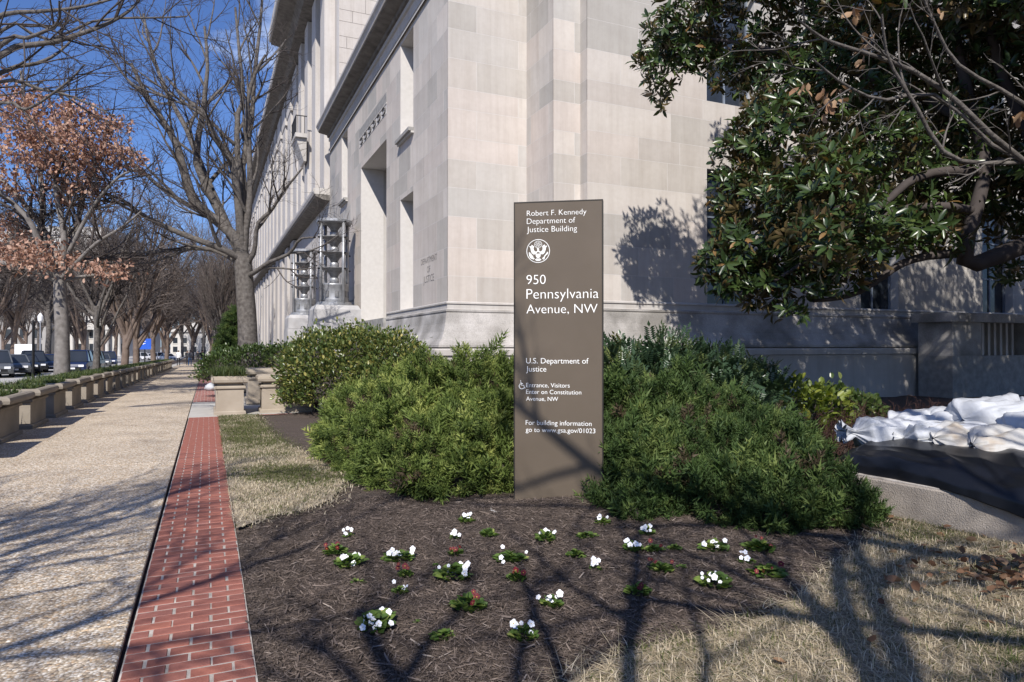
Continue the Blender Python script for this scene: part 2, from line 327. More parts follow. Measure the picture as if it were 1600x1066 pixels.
#@@STRUCT
# ---------------------------------------------------------------- ground, road, walkway, brick strip
ys = [-40, -10, 10, 22, 40, 60, 80, 110, 140, 172, 300, 700, 2500]
def strip(name, x0, x1, dz, mat, ylist, kind='structure', parent=None):
    b = MB()
    for i, y in enumerate(ylist):
        b.v += [(x0, y, gz(y) + dz), (x1, y, gz(y) + dz)]
        if i: b.f.append((2 * i - 2, 2 * i - 1, 2 * i + 1, 2 * i)); b.m.append(0)
    o = b.build(name, mat, parent)
    if kind and parent is None: o['kind'] = kind
    return o
strip('ground', -1500, 1500, -.22, M['ground'], ys)
strip('road', -36, -6.0, -.11, M['road'], ys[:-1])
strip('far_pavement', -46, -36.2, 0.0, M['smooth_slab'], ys[:-1])
kb = MB()
for a, c in zip(ys[:-3], ys[1:-2]):
    for x0, x1 in ((-6.2, -6.0), (-36.2, -36.0)):
        A = [(x0, a, gz(a) - .2), (x1, a, gz(a) - .2), (x1, a, gz(a) + .015), (x0, a, gz(a) + .015)]
        B = [(x0, c, gz(c) - .2), (x1, c, gz(c) - .2), (x1, c, gz(c) + .015), (x0, c, gz(c) + .015)]
        kb.rings([A, B])
tag(kb.build('kerb', M['kerb']), kind='structure')
strip('verge', -6.2, -4.02, -.03, M['soil'], ys[:-3])
# walkway: poured slabs with open joints
wk = strip('walkway', -4.02, -.40, -.035, M['soil'], ys[:-3])
y = -1.6
def slab(x0, x1, y0, y1, mat, parent, name='slab', dz=0.0):
    b = MB(); bev = .006
    lo = [(x0, y0), (x1, y0), (x1, y1), (x0, y1)]; hi = [(x0 + bev, y0 + bev), (x1 - bev, y0 + bev), (x1 - bev, y1 - bev), (x0 + bev, y1 - bev)]
    b.rings([[(a, c, gz(c) - .09) for a, c in lo], [(a, c, gz(c) - bev + dz) for a, c in lo], [(a, c, gz(c) + dz) for a, c in hi]], False, True)
    return b.build(name, mat, parent)
while y < 110:
    n = 3.05
    smooth = 17.0 < y + n / 2 < 21.3
    slab(-3.25, -.415, y + .006, y + n - .006, M['slab'], wk)
    slab(-4.015, -3.262, y + .006, y + n - .006, M['smooth_slab'], wk)
    y += n
pad = tag(empty('concrete_pad', (0, 0, 0)), kind='structure')
slab(-.40, 3.9, 16.99, 19.2, M['smooth_slab'], pad); slab(-.40, 3.9, 19.212, 21.4, M['smooth_slab'], pad)
# brick strip: three bricks across, rows of 10 cm
XS0, XS1 = -.385, .222
bs = strip('brick_strip', XS0 - .004, XS1 + .002, -.0028, M['mortar'], [-1.2, 6, 10, 16.985])
bb = MB(); bw, bh, bl = .0905, .05, .192
def brick_mesh(length):
    b = MB(); e = .004
    lo = [(-length / 2, -bw / 2), (length / 2, -bw / 2), (length / 2, bw / 2), (-length / 2, bw / 2)]
    hi = [(-length / 2 + e, -bw / 2 + e), (length / 2 - e, -bw / 2 + e), (length / 2 - e, bw / 2 - e), (-length / 2 + e, bw / 2 - e)]
    b.rings([[(a, c, -bh) for a, c in lo], [(a, c, -e) for a, c in lo], [(a, c, 0) for a, c in hi]], False, True)
    return b.mesh('brick', M['brick'])
bm_full, bm_half = brick_mesh(bl), brick_mesh(.0905)
bricks = []; row = 0; y = 3.0; far = MB()
while y < 16.9:
    if row % 2: xs = [(-.385 + .049, 0), (-.385 + .101 + .1015, 1), (-.385 + .304 + .1015, 1), (-.385 + .507 + .0515, 0)]
    else: xs = [(-.385 + .101, 1), (-.385 + .304, 1), (-.385 + .507, 1)]
    for x, fl in xs:
        bricks.append((x + random.uniform(-.0035, .0035), y + random.uniform(-.0012, .0012), random.uniform(-.0008, .0022), random.uniform(-.008, .008), fl))
    row += 1; y += .1005
for i, (x, yy, z, rz, fl) in enumerate(bricks):
    if i < 300:
        o = link('brick', bm_full if fl else bm_half, None, bs); o.location = (x, yy, z); o.rotation_euler = (random.uniform(-.008, .008), random.uniform(-.006, .006), rz)
    else:
        l2 = (bl if fl else .0945) / 2; far.box(x - l2, x + l2, yy - bw / 2, yy + bw / 2, -.05, z)
tag(far.build('far_bricks', M['brick'], bs), kind='stuff')
strip('far_brick_strip', -.39, .22, .002, M['brick_far'], [21.42, 30, 40, 60, 110])
o = strip('brick_edging', .224, 4.2, .004, M['brick_far'], [16.82, 16.985])
strip('near_pavement', -.40, 3.9, -.004, M['smooth_slab'], [21.42, 30, 40, 60, 110])

# mulch bed: gently uneven sheet
nx, ny = 150, 150
gx = np.linspace(0, 1, nx); gy = np.linspace(0, 1, ny)
XX = .226 + (gx ** 1.6)[:, None] * 32 + 0 * gy[None]; YY = -5 + (gy)[None] * 21.8 + 0 * gx[:, None]
def bedz(x, y):
    x = np.asarray(x, float); y = np.asarray(y, float)
    z = .012 * np.sin(3.1 * x + 1.3) * np.sin(2.7 * y) + .010 * np.sin(6.3 * x - 2.2 * y) + .008 * np.sin(9.7 * y + 4.1 * x)
    edge = np.clip((x - .22) / .25, 0, 1)
    mound = .09 * np.exp(-(((x - 3.7) / 1.0) ** 2 + ((y - 6.1) / .8) ** 2))
    return (z + .015) * edge - .012 + mound
ZZ = bedz(XX, YY)
V = np.stack([XX, YY, ZZ], -1).reshape(-1, 3)
ii, jj = np.meshgrid(np.arange(nx - 1), np.arange(ny - 1), indexing='ij')
FA = np.stack([ii * ny + jj, (ii + 1) * ny + jj, (ii + 1) * ny + jj + 1, ii * ny + jj + 1], -1).reshape(-1, 4)
tag(link('mulch_bed', np_mesh('mulch_bed', V, FA, M['mulch'], smooth=True)), kind='structure')
strip('back_bed', 3.9, 32, -.03, M['soil'], [16.8, 36])

# ---------------------------------------------------------------- the corner building
XB, YB = 5.84, 17.32
bld = empty('office_building', (XB, YB, 0)); BO = Vector((XB, YB, 0))
tag(bld, 'large pale limestone government building with stepped corner and tall deep openings', 'building')
def badd(b, name, mats, parent=None, smooth=False):
    b.v = [(x - XB, y - YB, z) for x, y, z in b.v] if parent is None or parent is bld else b.v
    return b.build(name, mats, parent or bld, smooth)
COURSES = [2.73, 3.48, 4.24, 5.08, 5.85, 6.61, 7.21, 7.98, 8.53, 9.33, 10.12, 10.85, 11.62, 12.45]
def subtract(rects, ops):
    for a0, a1, c0, c1 in ops:
        new = []
        for u0, u1, z0, z1 in rects:
            if a0 >= u1 - 1e-6 or a1 <= u0 + 1e-6 or c0 >= z1 - 1e-6 or c1 <= z0 + 1e-6: new.append((u0, u1, z0, z1)); continue
            if u0 < a0: new.append((u0, a0, z0, z1))
            if a1 < u1: new.append((a1, u1, z0, z1))
            m0, m1 = max(u0, a0), min(u1, a1)
            if z0 < c0: new.append((m0, m1, z0, c0))
            if c1 < z1: new.append((m0, m1, c1, z1))
        rects = new
    return rects
UNIT = MB().box(-.5, .5, -.5, .5, -.5, .5).mesh('stone_block', M['stone'])
blockcount = [0]; restblocks = MB()
Zv = Vector((0, 0, 1))
def ashlar(o, u, n, u0, u1, splits, ops, stuff=lambda a: False, courses=COURSES, j=.006, gap_at_ends=0.0):
    """facing blocks of a wall: o origin, u along the wall, n outward; splits(i) -> list of joint positions of course i"""
    for i in range(len(courses) - 1):
        cuts = [u0] + [s for s in splits(i) if u0 + .12 < s < u1 - .12] + [u1]
        for a, b in zip(cuts[:-1], cuts[1:]):
            for (p0, p1, z0, z1) in subtract([(a, b, courses[i], courses[i + 1])], ops):
                if p1 - p0 < .06 or z1 - z0 < .06: continue
                p0j = p0 + (j if p0 > u0 + 1e-6 else 0); p1j = p1 - (j if p1 < u1 - 1e-6 else 0)
                c = o + u * ((p0j + p1j) / 2) + n * (-.0145) + Zv * ((z0 + z1) / 2)
                if stuff((p0 + p1) / 2) or blockcount[0] >= 298:
                    restblocks.obox(o - BO, u, n, Zv, p0j, p1j, -.02, .0015, z0 + j, z1 - j)
                else:
                    ob = link('stone_block', UNIT, None, bld); ob.location = c - BO
                    ob.scale = (abs(u.x) * (p1j - p0j) + abs(n.x) * .032, abs(u.y) * (p1j - p0j) + abs(n.y) * .032, z1 - z0 - 2 * j); blockcount[0] += 1
def core(name, o, u, n, rect, ops, depth, mat, z_base=0):
    b = MB()
    for (u0, u1, z0, z1) in subtract([rect], ops): b.obox(o - BO, u, n, Zv, u0, u1, -depth, 0.0, z0, z1)
    return b.build(name, mat, bld)
Xp, Yp, Nx, Ny = Vector((1, 0, 0)), Vector((0, 1, 0)), Vector((-1, 0, 0)), Vector((0, -1, 0))
# outline of the stepped corner
X1, Y1, X2, Y2, X3 = 8.16, 15.69, 8.96, 15.33, 31.0
YE = 36.7
# left (street) facade: openings measured as distance along +Y from the corner
LOPS = [(20.7 - YB, 22.25 - YB, 2.73, 6.45), (20.7 - YB, 22.25 - YB, 8.45, 11.62), (24.2 - YB, 28.65 - YB, 1.5, 9.05), (24.2 - YB, 29.0 - YB, 9.95, 10.75),
        (31.7 - YB, 33.2 - YB, 2.73, 6.45), (31.7 - YB, 33.2 - YB, 8.45, 11.62)]
o = Vector((XB, YB, 0))
core('street_wall', o, Yp, Nx, (0, YE - YB, 0, 13.0), LOPS[:3] + LOPS[4:], .95, M['joint'])
random.seed(3)
def lsplit(i): 
    s = [.36 if i % 2 else .95]; rnd = random.Random(i * 7 + 1)
    while s[-1] < 20: s.append(s[-1] + rnd.choice([.95, 1.45, 1.8, 1.2]))
    return s
ashlar(o, Yp, Nx, 0, YE - YB, lsplit, LOPS, lambda a: a > 17)
# pier front, return, second front, small return, long wall
o = Vector((XB, YB, 0)); core('corner_wall', o, Xp, Ny, (.95, X1 - XB, 0, 13.0), [], .6, M['joint'])
ashlar(o, Xp, Ny, -.0015, X1 - XB, lambda i: [2.06] if i % 2 else [.82], [])
o = Vector((X1, YB, 0)); core('return_wall', o, Ny, Nx, (0, YB - Y1, 0, 13.0), [], .6, M['joint'])
ashlar(o, Ny, Nx, 0, YB - Y1, lambda i: [.80] if i % 2 else [.28, 1.35], [])
o = Vector((X1, Y1, 0)); core('pier_wall', o, Xp, Ny, (.6, X2 - X1, 0, 13.0), [], .5, M['joint'])
ashlar(o, Xp, Ny, -.0015, X2 - X1, lambda i: [.62] if i % 2 else [], [])
o = Vector((X2, Y1, 0)); core('small_return_wall', o, Ny, Nx, (0, Y1 - Y2, 0, 13.0), [], .5, M['joint'])
ashlar(o, Ny, Nx, 0, Y1 - Y2, lambda i: [], [])
o = Vector((X2, Y2, 0))
WX = [12.84, 18.97, 25.1]
ROPS = []
for w in WX: ROPS += [(w - X2, w + 1.75 - X2, 2.73, 6.61), (w - X2, w + 1.75 - X2, 8.53, 12.45)]
core('side_wall', o, Xp, Ny, (.5, X3 - X2, 0, 13.0), ROPS, .5, M['joint'])
def rsplit(i):
    s = [[1.42, 2.2, 3.66, 5.2][i % 4] * .72]; rnd = random.Random(i * 5 + 3)
    while s[-1] < 24: s.append(s[-1] + rnd.choice([1.35, 1.7, 1.5, 1.15]))
    return s
ashlar(o, Xp, Ny, -.0015, X3 - X2, rsplit, ROPS, lambda a: a > 9.2)
tag(restblocks.build('further_stone_blocks', M['stone'], bld), kind='stuff')
# carved base that sweeps out at the foot
def sweep(prof, path, name, mat, parent, smooth=False, closed=False):
    b = MB(); n = len(path); rings = []
    P = [Vector((p[0], p[1], 0)) for p in path]
    for i in range(n):
        d0 = (P[i] - P[i - 1]).normalized() if (i > 0 or closed) else (P[1] - P[0]).normalized()
        d1 = (P[(i + 1) % n] - P[i]).normalized() if (i < n - 1 or closed) else d0
        if i == 0 and not closed: d0 = d1
        n0 = Vector((-d0.y, d0.x, 0)) * -1; n1 = Vector((-d1.y, d1.x, 0)) * -1
        mtr = (n0 + n1); mtr = mtr / max(mtr.dot(n0), .2) if mtr.length > 1e-6 else n0
        rings.append([P[i] + mtr * off + Zv * z for off, z in prof])
    k = len(prof); bse = 0
    for r in rings: b.v += [tuple(p) for p in r]
    for i in range(n if closed else n - 1):
        i2 = (i + 1) % n
        for q in range(k - 1): b.f.append((i * k + q, i2 * k + q, i2 * k + q + 1, i * k + q + 1)); b.m.append(0)
    if not closed:
        b.f.append(tuple(range(k - 1, -1, -1))); b.f.append(tuple((n - 1) * k + q for q in range(k))); b.m += [0, 0]
    if parent is bld: b.v = [(x - XB, y - YB, z) for x, y, z in b.v]
    return b.build(name, mat, parent, smooth)
OUT = [(XB, 23.95), (XB, YB), (X1, YB), (X1, Y1), (X2, Y1), (X2, Y2), (X3, Y2)]
sweep([(.02, 2.80), (.062, 2.775), (.062, 2.735), (.03, 2.72), (.03, 2.60), (.05, 2.585)], OUT, 'base_moulding', M['stone_plain'], bld)
sweep([(.03, 2.585), (.085, 2.57), (.085, 2.53), (.06, 2.50), (.075, 2.44), (.085, 2.38), (.11, 2.2), (.17, 1.98), (.26, 1.79), (.35, 1.68), (.38, 1.63), (.38, 1.57), (.02, 1.56)], OUT, 'flared_base', M['stained'], bld)
sweep([(.02, 1.545), (.52, 1.535), (.54, 1.50), (.54, 1.36), (.48, 1.34), (.48, -.2)], OUT, 'plinth', M['stone_plain'], bld)
# cornice and parapet of the corner block
OUTC = [(XB, YE), (XB, YB), (X1, YB), (X1, Y1), (X2, Y1), (X2, Y2), (X3, Y2)]
sweep([(.0, 12.35), (.07, 12.38), (.07, 12.52), (.02, 12.53)], OUTC, 'cornice_bed', M['stone_plain'], bld)
sweep([(.02, 12.54), (.14, 12.56), (.16, 12.68), (.58, 12.76), (.58, 12.80), (.02, 12.80)], OUTC, 'soffit', M['grimy_shade'], bld)
sweep([(.02, 12.81), (.62, 12.81), (.66, 12.95), (.72, 13.02), (.72, 13.12), (.5, 13.3), (.0, 13.36)], OUTC, 'cornice', M['stone_plain'], bld)
sweep([(.075, 11.74), (.075, 11.80), (.052, 11.81), (.052, 11.87), (.075, 11.88), (.075, 11.94), (.02, 11.95)], OUTC, 'string_course', M['stone_plain'], bld)
b = MB().box(XB + .1, X3, YB + .1, YE, 13.0, 13.4); b.box(X2 + .1, X3, Y2 + .1, YB + .1, 13.0, 13.4); badd(b, 'roof', M['dark_stone'])
# windows, sills, portal
def window(o, u, n, u0, u1, z0, z1, depth, cols, rows_):
    b = MB(); f = .07
    wo_ = o - n * depth
    b.obox(wo_ - BO, u, n, Zv, u0, u0 + f, -.06, .05, z0, z1); b.obox(wo_ - BO, u, n, Zv, u1 - f, u1, -.06, .05, z0, z1)
    b.obox(wo_ - BO, u, n, Zv, u0 + f, u1 - f, -.06, .05, z0, z0 + f); b.obox(wo_ - BO, u, n, Zv, u0 + f, u1 - f, -.06, .05, z1 - f, z1)
    for c in range(1, cols):
        x = u0 + (u1 - u0) * c / cols; b.obox(wo_ - BO, u, n, Zv, x - .03, x + .03, -.05, .04, z0 + f, z1 - f)
    for r in range(1, rows_):
        z = z0 + (z1 - z0) * r / rows_; b.obox(wo_ - BO, u, n, Zv, u0 + f, u1 - f, -.045, .035, z - .025, z + .025)
    w = b.build('window', M['sash'], bld)
    for c in range(cols):
        for r in range(rows_):
            q = MB(); a0 = u0 + (u1 - u0) * c / cols + .03; a1 = u0 + (u1 - u0) * (c + 1) / cols - .03; c0 = z0 + (z1 - z0) * r / rows_ + .02; c1 = z0 + (z1 - z0) * (r + 1) / rows_ - .02
            q.obox(wo_ - BO, u, n, Zv, a0, a1, -.012, 0.0, c0, c1); q.build('pane', M['glass'], w)
    return w
o = Vector((XB, YB, 0))
for k in (0, 1, 4, 5):
    a0, a1, c0, c1 = LOPS[k]; window(o, Yp, Nx, a0, a1, c0, c1, .85, 2, 3)
    if k in (1, 5):
        s = MB(); s.obox(o - BO, Yp, Nx, Zv, a0 - .08, a1 + .08, -.1, .18, c0 - .14, c0 - .03); s.build('window_sill', M['dark_stone'], bld)
        s = MB(); s.obox(o - BO, Yp, Nx, Zv, a0 - .08, a1 + .08, -.1, .10, c0 - .20, c0 - .142); s.build('sill_bracket', M['stone_plain'], bld)
o2 = Vector((X2, Y2, 0))
for a0, a1, c0, c1 in ROPS: window(o2, Xp, Ny, a0, a1, c0, c1, .32, 2, 3)
# doors deep in the portal, with bronze grilles, threshold and steps
dw = MB(); dw.obox(o - BO, Yp, Nx, Zv, LOPS[2][0] - .3, LOPS[2][1] + .3, -2.6, -2.5, 1.3, 9.6); dw.build('portal_back', M['dark_stone'], bld)
jb = MB()
jb.obox(o - BO, Yp, Nx, Zv, LOPS[2][1], LOPS[2][1] + .35, -2.5, -.952, 1.3, 9.6); jb.obox(o - BO, Yp, Nx, Zv, LOPS[2][0] - .35, LOPS[2][0], -2.5, -.952, 1.3, 9.6); jb.obox(o - BO, Yp, Nx, Zv, LOPS[2][0], LOPS[2][1], -2.5, -.952, 9.05, 9.6)
jb.build('portal_jamb', M['stone_plain'], bld)
for k in range(4):
    a = LOPS[2][0] + .15 + k * 1.05; d = MB(); d.obox(o - BO, Yp, Nx, Zv, a, a + .98, -2.49, -2.4, 2.7, 8.8); dd = d.build('door', M['sash'], bld)
    for r in range(5):
        q = MB(); q.obox(o - BO, Yp, Nx, Zv, a + .12, a + .86, -2.402, -2.36, 2.9 + r * 1.15, 3.85 + r * 1.15); q.build('panel', M['alu_dark'], dd)
st_ = MB()
for k in range(8): st_.obox(o - BO, Yp, Nx, Zv, LOPS[2][0] - .0, LOPS[2][1] + .6, -2.5, .95 - k * .0 - (7 - k) * 0 - k * .12, -.1 if k == 0 else 2.62 * k / 8, 2.62 * (k + 1) / 8 - .004)
st_.build('portal_steps', M['dark_stone'], bld)
# carved panel over the portal: recess, ledge and a running scroll
pn = MB(); pn.obox(o - BO, Yp, Nx, Zv, LOPS[3][0] + .004, LOPS[3][1] - .004, .0, .02, 10.32, 10.38); pn.obox(o - BO, Yp, Nx, Zv, LOPS[3][0] + .004, LOPS[3][1] - .004, .0, .012, 9.96, 10.0); pn.build('panel_ledge', M['stone_plain'], bld)
sc = MB()
for k in range(6):
    y0 = LOPS[3][0] + .4 + k * .78
    pts = [o - BO + Yp * (y0 + .25 * math.cos(t)) + Zv * (10.16 + .13 * math.sin(t)) - Xp * .02 for t in np.linspace(.6, 5.6, 12)]
    q = MB().tube(pts, .035, 6); q.build('scroll_ornament', M['carved'], bld)
pl = MB(); pl.obox(o - BO, Yp, Nx, Zv, LOPS[3][0] + .004, LOPS[3][1] - .004, .003, .012, 10.40, 10.74); pl.build('panel_field', M['dark_stone'], bld)

# lettering helper: text turned into a mesh
def text_mesh(s, width, name='lettering', extrude=.002, size=None, off=-.012):
    c = bpy.data.curves.new(name, 'FONT'); c.body = s; c.extrude = extrude; c.size = 1; c.resolution_u = 4; c.offset = off
    t = bpy.data.objects.new(name, c); COL.objects.link(t)
    bpy.context.view_layer.update()
    me = bpy.data.meshes.new_from_object(t.evaluated_get(bpy.context.evaluated_depsgraph_get()))
    bpy.data.objects.remove(t)
    me.name = name
    v = np.array([q.co[:] for q in me.vertices]); x0, x1 = v[:, 0].min(), v[:, 0].max()
    k = width / (x1 - x0)
    v[:, 0] = (v[:, 0] - x0) * k; v[:, 1] *= k; v[:, 2] = np.where(v[:, 2] > 0, extrude, -extrude)
    me.vertices.foreach_set('co', v.astype(np.float32).ravel()); me.update()
    return me
def on_wall(me, o, u, n, a, z, mat, parent, base):
    me.materials.clear(); me.materials.append(mat)
    ob = link('lettering', me, None, parent)
    ob.matrix_world = Matrix.Identity(4)
    ob.matrix_local = Matrix(((u.x, 0, n.x, 0), (u.y, 0, n.y, 0), (0, 1, 0, 0), (0, 0, 0, 1)))
    ob.location = o + u * a + n * .0045 + Zv * z - base
    return ob
ol = Vector((XB, 0, 0)); un = Vector((0, -1, 0))
for s, w, yc, z in (('DEPARTMENT', 1.55, 19.05, 4.02), ('OF', .32, 19.05, 3.74), ('JUSTICE', 1.02, 19.05, 3.46)):
    on_wall(text_mesh(s, w), ol, un, Nx, -(yc + w / 2), z, M['carved'], bld, BO)
for s, w, yc, z in (('OFFICE OF THE', 1.0, 30.7, 3.55), ('ATTORNEY GENERAL', 1.25, 30.7, 3.25)):
    on_wall(text_mesh(s, w), ol, un, Nx, -(yc + w / 2), z, M['carved'], bld, BO)

# main block behind the corner: tall wall above, pilasters, big cornice, long far wing
mb = empty('main_block', (5.6, YE, 0)); MO = Vector((5.6, YE, 0))
tag(mb, 'tall pale limestone block with pilasters and deep cornice running down the street', 'building')
def mbox(name, x0, x1, y0, y1, z0, z1, mat, bevel=0):
    b = MB().box(x0 - MO.x, x1 - MO.x, y0 - MO.y, y1 - MO.y, z0, z1); return b.build(name, mat, mb)
YC, YF = 51.0, 120.0
b = MB()
mbox('end_wall', 6.3, 40, YE + .05, YE + .6, -.5, 25.2, M['joint'])
eb = MB()
rnd = random.Random(4)
z = 12.4; i = 0
while z < 25:
    h = [.8, .62][i % 2]; x = 6.3; first = True
    while x < 13:
        w = (rnd.choice([.8, 1.4, 1.9])) * (.5 if first and i % 2 else 1); first = False
        eb.box(x + .01 - MO.x, x + w - .01 - MO.x, YE - MO.y, YE + .052 - MO.y, z + .01, z + h - .01); x += w
    z += h; i += 1
tag(eb.build('end_wall_blocks', M['stone'], mb), kind='stuff')
mbox('street_wall', 6.3, 7.0, YE + .6, YF, -1.5, 23.0, M['stone_far'])
mbox('ground_storey', 5.84, 6.295, YE, YC, -.5, 9.3, M['stone_far'])
# ground storey piers of the far wing
for k in range(17):
    y0 = YC + k * 4.0; mbox('pier', 5.55, 6.29, y0, y0 + 2.0, -1.5, 9.2, M['stone_far'])
    for z0, z1 in ((1.2, 3.6), (5.0, 7.6)):
        mbox('window', 6.24, 6.296, y0 + 2.25, y0 + 3.75, z0, z1, M['glass'])
    mbox('spandrel', 6.1, 6.293, y0 + 2.003, y0 + 3.997, 3.7, 4.8, M['stone_far'])
for k in range(4):
    y0 = YE + 1.2 + k * 3.4
    mbox('pilaster', 5.72, 6.29, y0, y0 + 1.5, 9.95, 22.2, M['stone_far'])
    for z0, z1 in ((11.2, 14.2), (15.4, 18.4), (19.4, 21.4)): mbox('window', 6.25, 6.297, y0 + 1.9, y0 + 3.1, z0, z1, M['glass'])
for k in range(17):
    y0 = YC + .8 + k * 4.0
    mbox('pilaster', 5.86, 6.29, y0, y0 + 2.3, 9.95, 20.0, M['stone_far'])
    mbox('attic_pier', 5.80, 6.29, y0 - .3, y0 + 2.6, 20.003, 22.0, M['stone_far'])
    mbox('window', 6.2, 6.297, y0 + 2.65, y0 + 3.6, 20.2, 21.6, M['glass'])
    mbox('window', 6.2, 6.297, y0 + 2.45, y0 + 3.85, 11.5, 18.5, M['glass'])
def mcorn(name, prof, y0, y1, mat):
    rings = [[(x - MO.x, y - MO.y, z) for x, z in prof] for y in (y0, y1)]
    return MB().rings(rings).build(name, mat, mb)
mcorn('belt_cornice', [(6.29, 9.56), (5.05, 9.56), (5.0, 9.7), (5.0, 9.86), (6.29, 9.94)], YE - .0, YF, M['stone_plain'])
mcorn('belt_soffit', [(6.29, 9.2), (5.5, 9.3), (5.1, 9.45), (5.1, 9.55), (6.29, 9.55)], YE - .0, YF, M['grimy_shade'])
mcorn('soffit', [(6.3, 22.2), (5.6, 22.3), (5.35, 22.6), (4.7, 22.72), (4.7, 22.78), (6.3, 22.78)], YC, YF, M['grimy_shade'])
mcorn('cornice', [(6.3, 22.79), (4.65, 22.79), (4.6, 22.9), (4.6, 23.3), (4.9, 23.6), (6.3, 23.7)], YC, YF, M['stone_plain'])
mcorn('front_soffit', [(6.3, 22.2), (5.2, 22.35), (4.9, 22.8), (4.0, 22.95), (4.0, 23.08), (6.3, 23.08)], YE - .35, YC - .05, M['grimy_shade'])
mcorn('front_cornice', [(6.3, 23.09), (3.9, 23.09), (3.85, 23.2), (3.85, 23.7), (4.2, 24.0), (6.3, 24.1)], YE - .4, YC - .01, M['stone_plain'])
mbox('attic', 4.55, 9, YE + .3, YC - .3, 24.1, 26.6, M['stone_plain'])
mcorn('roof_edge', [(9, 24.6), (7.2, 24.6), (7.0, 25.0), (9, 25.2)], YC + .5, YF, M['dark_stone'])
# small balcony
bc = MB().box(4.9 - MO.x, 5.6 - MO.x, 44.0 - MO.y, 46.4 - MO.y, 14.6, 14.85).build('balcony', M['stone_plain'], mb)
for k in range(9):
    yy = 44.05 + k * .28; MB().box(4.93 - MO.x, 4.96 - MO.x, yy - MO.y, yy + .03 - MO.y, 14.852, 15.9).build('baluster', M['black'], bc)
for k in range(3):
    xx = 5.0 + k * .22; MB().box(xx - MO.x, xx + .03 - MO.x, 44.02 - MO.y, 44.05 - MO.y, 14.852, 15.9).build('baluster', M['black'], bc)
MB().box(4.92 - MO.x, 5.6 - MO.x, 44.0 - MO.y, 44.045 - MO.y, 15.9, 15.95).box(4.92 - MO.x, 4.965 - MO.x, 44.046 - MO.y, 46.35 - MO.y, 15.9, 15.95).build('handrail', M['black'], bc)
MB().rings([[(5.6 - MO.x, 44.3 + s - MO.y, 13.2) for s in (0, 1.7)] + [(5.45 - MO.x, 44.3 + s - MO.y, 13.2) for s in (1.7, 0)], [(5.6 - MO.x, 44.2 + s - MO.y, 14.597) for s in (0, 2)] + [(4.95 - MO.x, 44.2 + s - MO.y, 14.597) for s in (2, 0)]]).build('bracket', M['stone_plain'], bc)

# stone balustrade over the light well at the foot of the side wall
bal = empty('stone_balustrade', (21.5, 14.0, 0)); tag(bal, 'dark stone balustrade with heavy ledge at foot of shaded side wall', 'balustrade')
def bbx(name, x0, x1, y0, y1, z0, z1, m='stained', par=None): return MB().box(x0 - 21.5, x1 - 21.5, y0 - 14, y1 - 14, z0, z1).build(name, M[m], par or bal)
bbx('ledge', 20.6, 28, 13.5, 14.8, 2.35, 2.62); bbx('base', 20.8, 28, 13.6, 14.7, 0, 1.3, 'dark_stone'); bbx('pedestal', 20.8, 22.2, 13.6, 14.7, 1.302, 2.348); bbx('pedestal', 24.6, 26.0, 13.6, 14.7, 1.302, 2.348)
for k in range(7): bbx('baluster', 22.4 + k * .31, 22.52 + k * .31, 13.9, 14.1, 1.302, 2.348, 'stone_plain')

# tall cast aluminium light standards on stone pedestals
def torchere(y0, label):
    t = empty('light_standard', (4.9, y0, 0)); tag(t, label, 'lamp', 'aluminium light standards flanking the portal')
    zb = 3.3
    p = MB(); p.rings([[(sx * w, sy * w, z) for sx, sy in ((-1, -1), (1, -1), (1, 1), (-1, 1))] for w, z in ((.98, 0), (.98, 2.55))]); p.build('pedestal', M['stained2'], t)
    p = MB(); p.rings([[(sx * w, sy * w, z) for sx, sy in ((-1, -1), (1, -1), (1, 1), (-1, 1))] for w, z in ((.94, 2.56), (.94, 3.12), (.84, 3.3))]); p.build('pedestal_cap', M['stained2'], t)
    MB().lathe([(.80, zb), (.80, zb + .07), (.72, zb + .09), (.72, zb + .16)], 28).build('foot_ring', M['alu'], t)
    MB().lathe([(.56, zb + .16), (.58, zb + .2), (.56, zb + .28), (.56, zb + .8), (.60, zb + .86), (.60, zb + .92), (.5, zb + .95)], 28).build('drum', M['alu'], t, True)
    for k in range(9):
        a = k * 2 * math.pi / 9; MB().box(-.07, .07, -.60, -.555, zb + .36, zb + .62).build('relief', M['alu_dark'], t).rotation_euler.z = a
    for k in range(4):
        z0 = zb + .97 + k * .655
        MB().lathe([(.13, z0), (.19, z0 + .03), (.19, z0 + .2), (.15, z0 + .24)], 20).build('lamp_cup', M['alu'], t, True)
        MB().lathe([(.14, z0 + .24), (.16, z0 + .30), (.22, z0 + .40), (.34, z0 + .51), (.56, z0 + .60), (.58, z0 + .62), (.58, z0 + .645), (.1, z0 + .65)], 32).build('reflector', M['alu_dark'], t, True)
    MB().lathe([(.70, zb + 3.50), (.74, zb + 3.52), (.74, zb + 3.62), (.66, zb + 3.66)], 32).build('top_ring', M['alu'], t)
    for k in range(4):
        a = R(45 + 90 * k - 20); x, y = .66 * math.cos(a), .66 * math.sin(a)
        MB().lathe([(.07, zb + .1), (.07, zb + 3.495)], 10, (x, y, 0)).build('post', M['alu'], t, True)
        for q in range(4):
            MB().tube([(x, y, zb + 1.55 + q * .655), (x * 1.22, y * 1.22, zb + 1.55 + q * .655)], .035, 8).build('pin', M['black'], t)
    return t
M['stained2'] = pm('streaked pale stone', (.34, .33, .33), (.46, .45, .45), 2.2, .85, .1, 40)
torchere(29.6, 'nearer tall aluminium light standard with four stacked reflectors on stone pedestal')
torchere(39.5, 'farther aluminium light standard, smaller in view, behind the first along the facade')
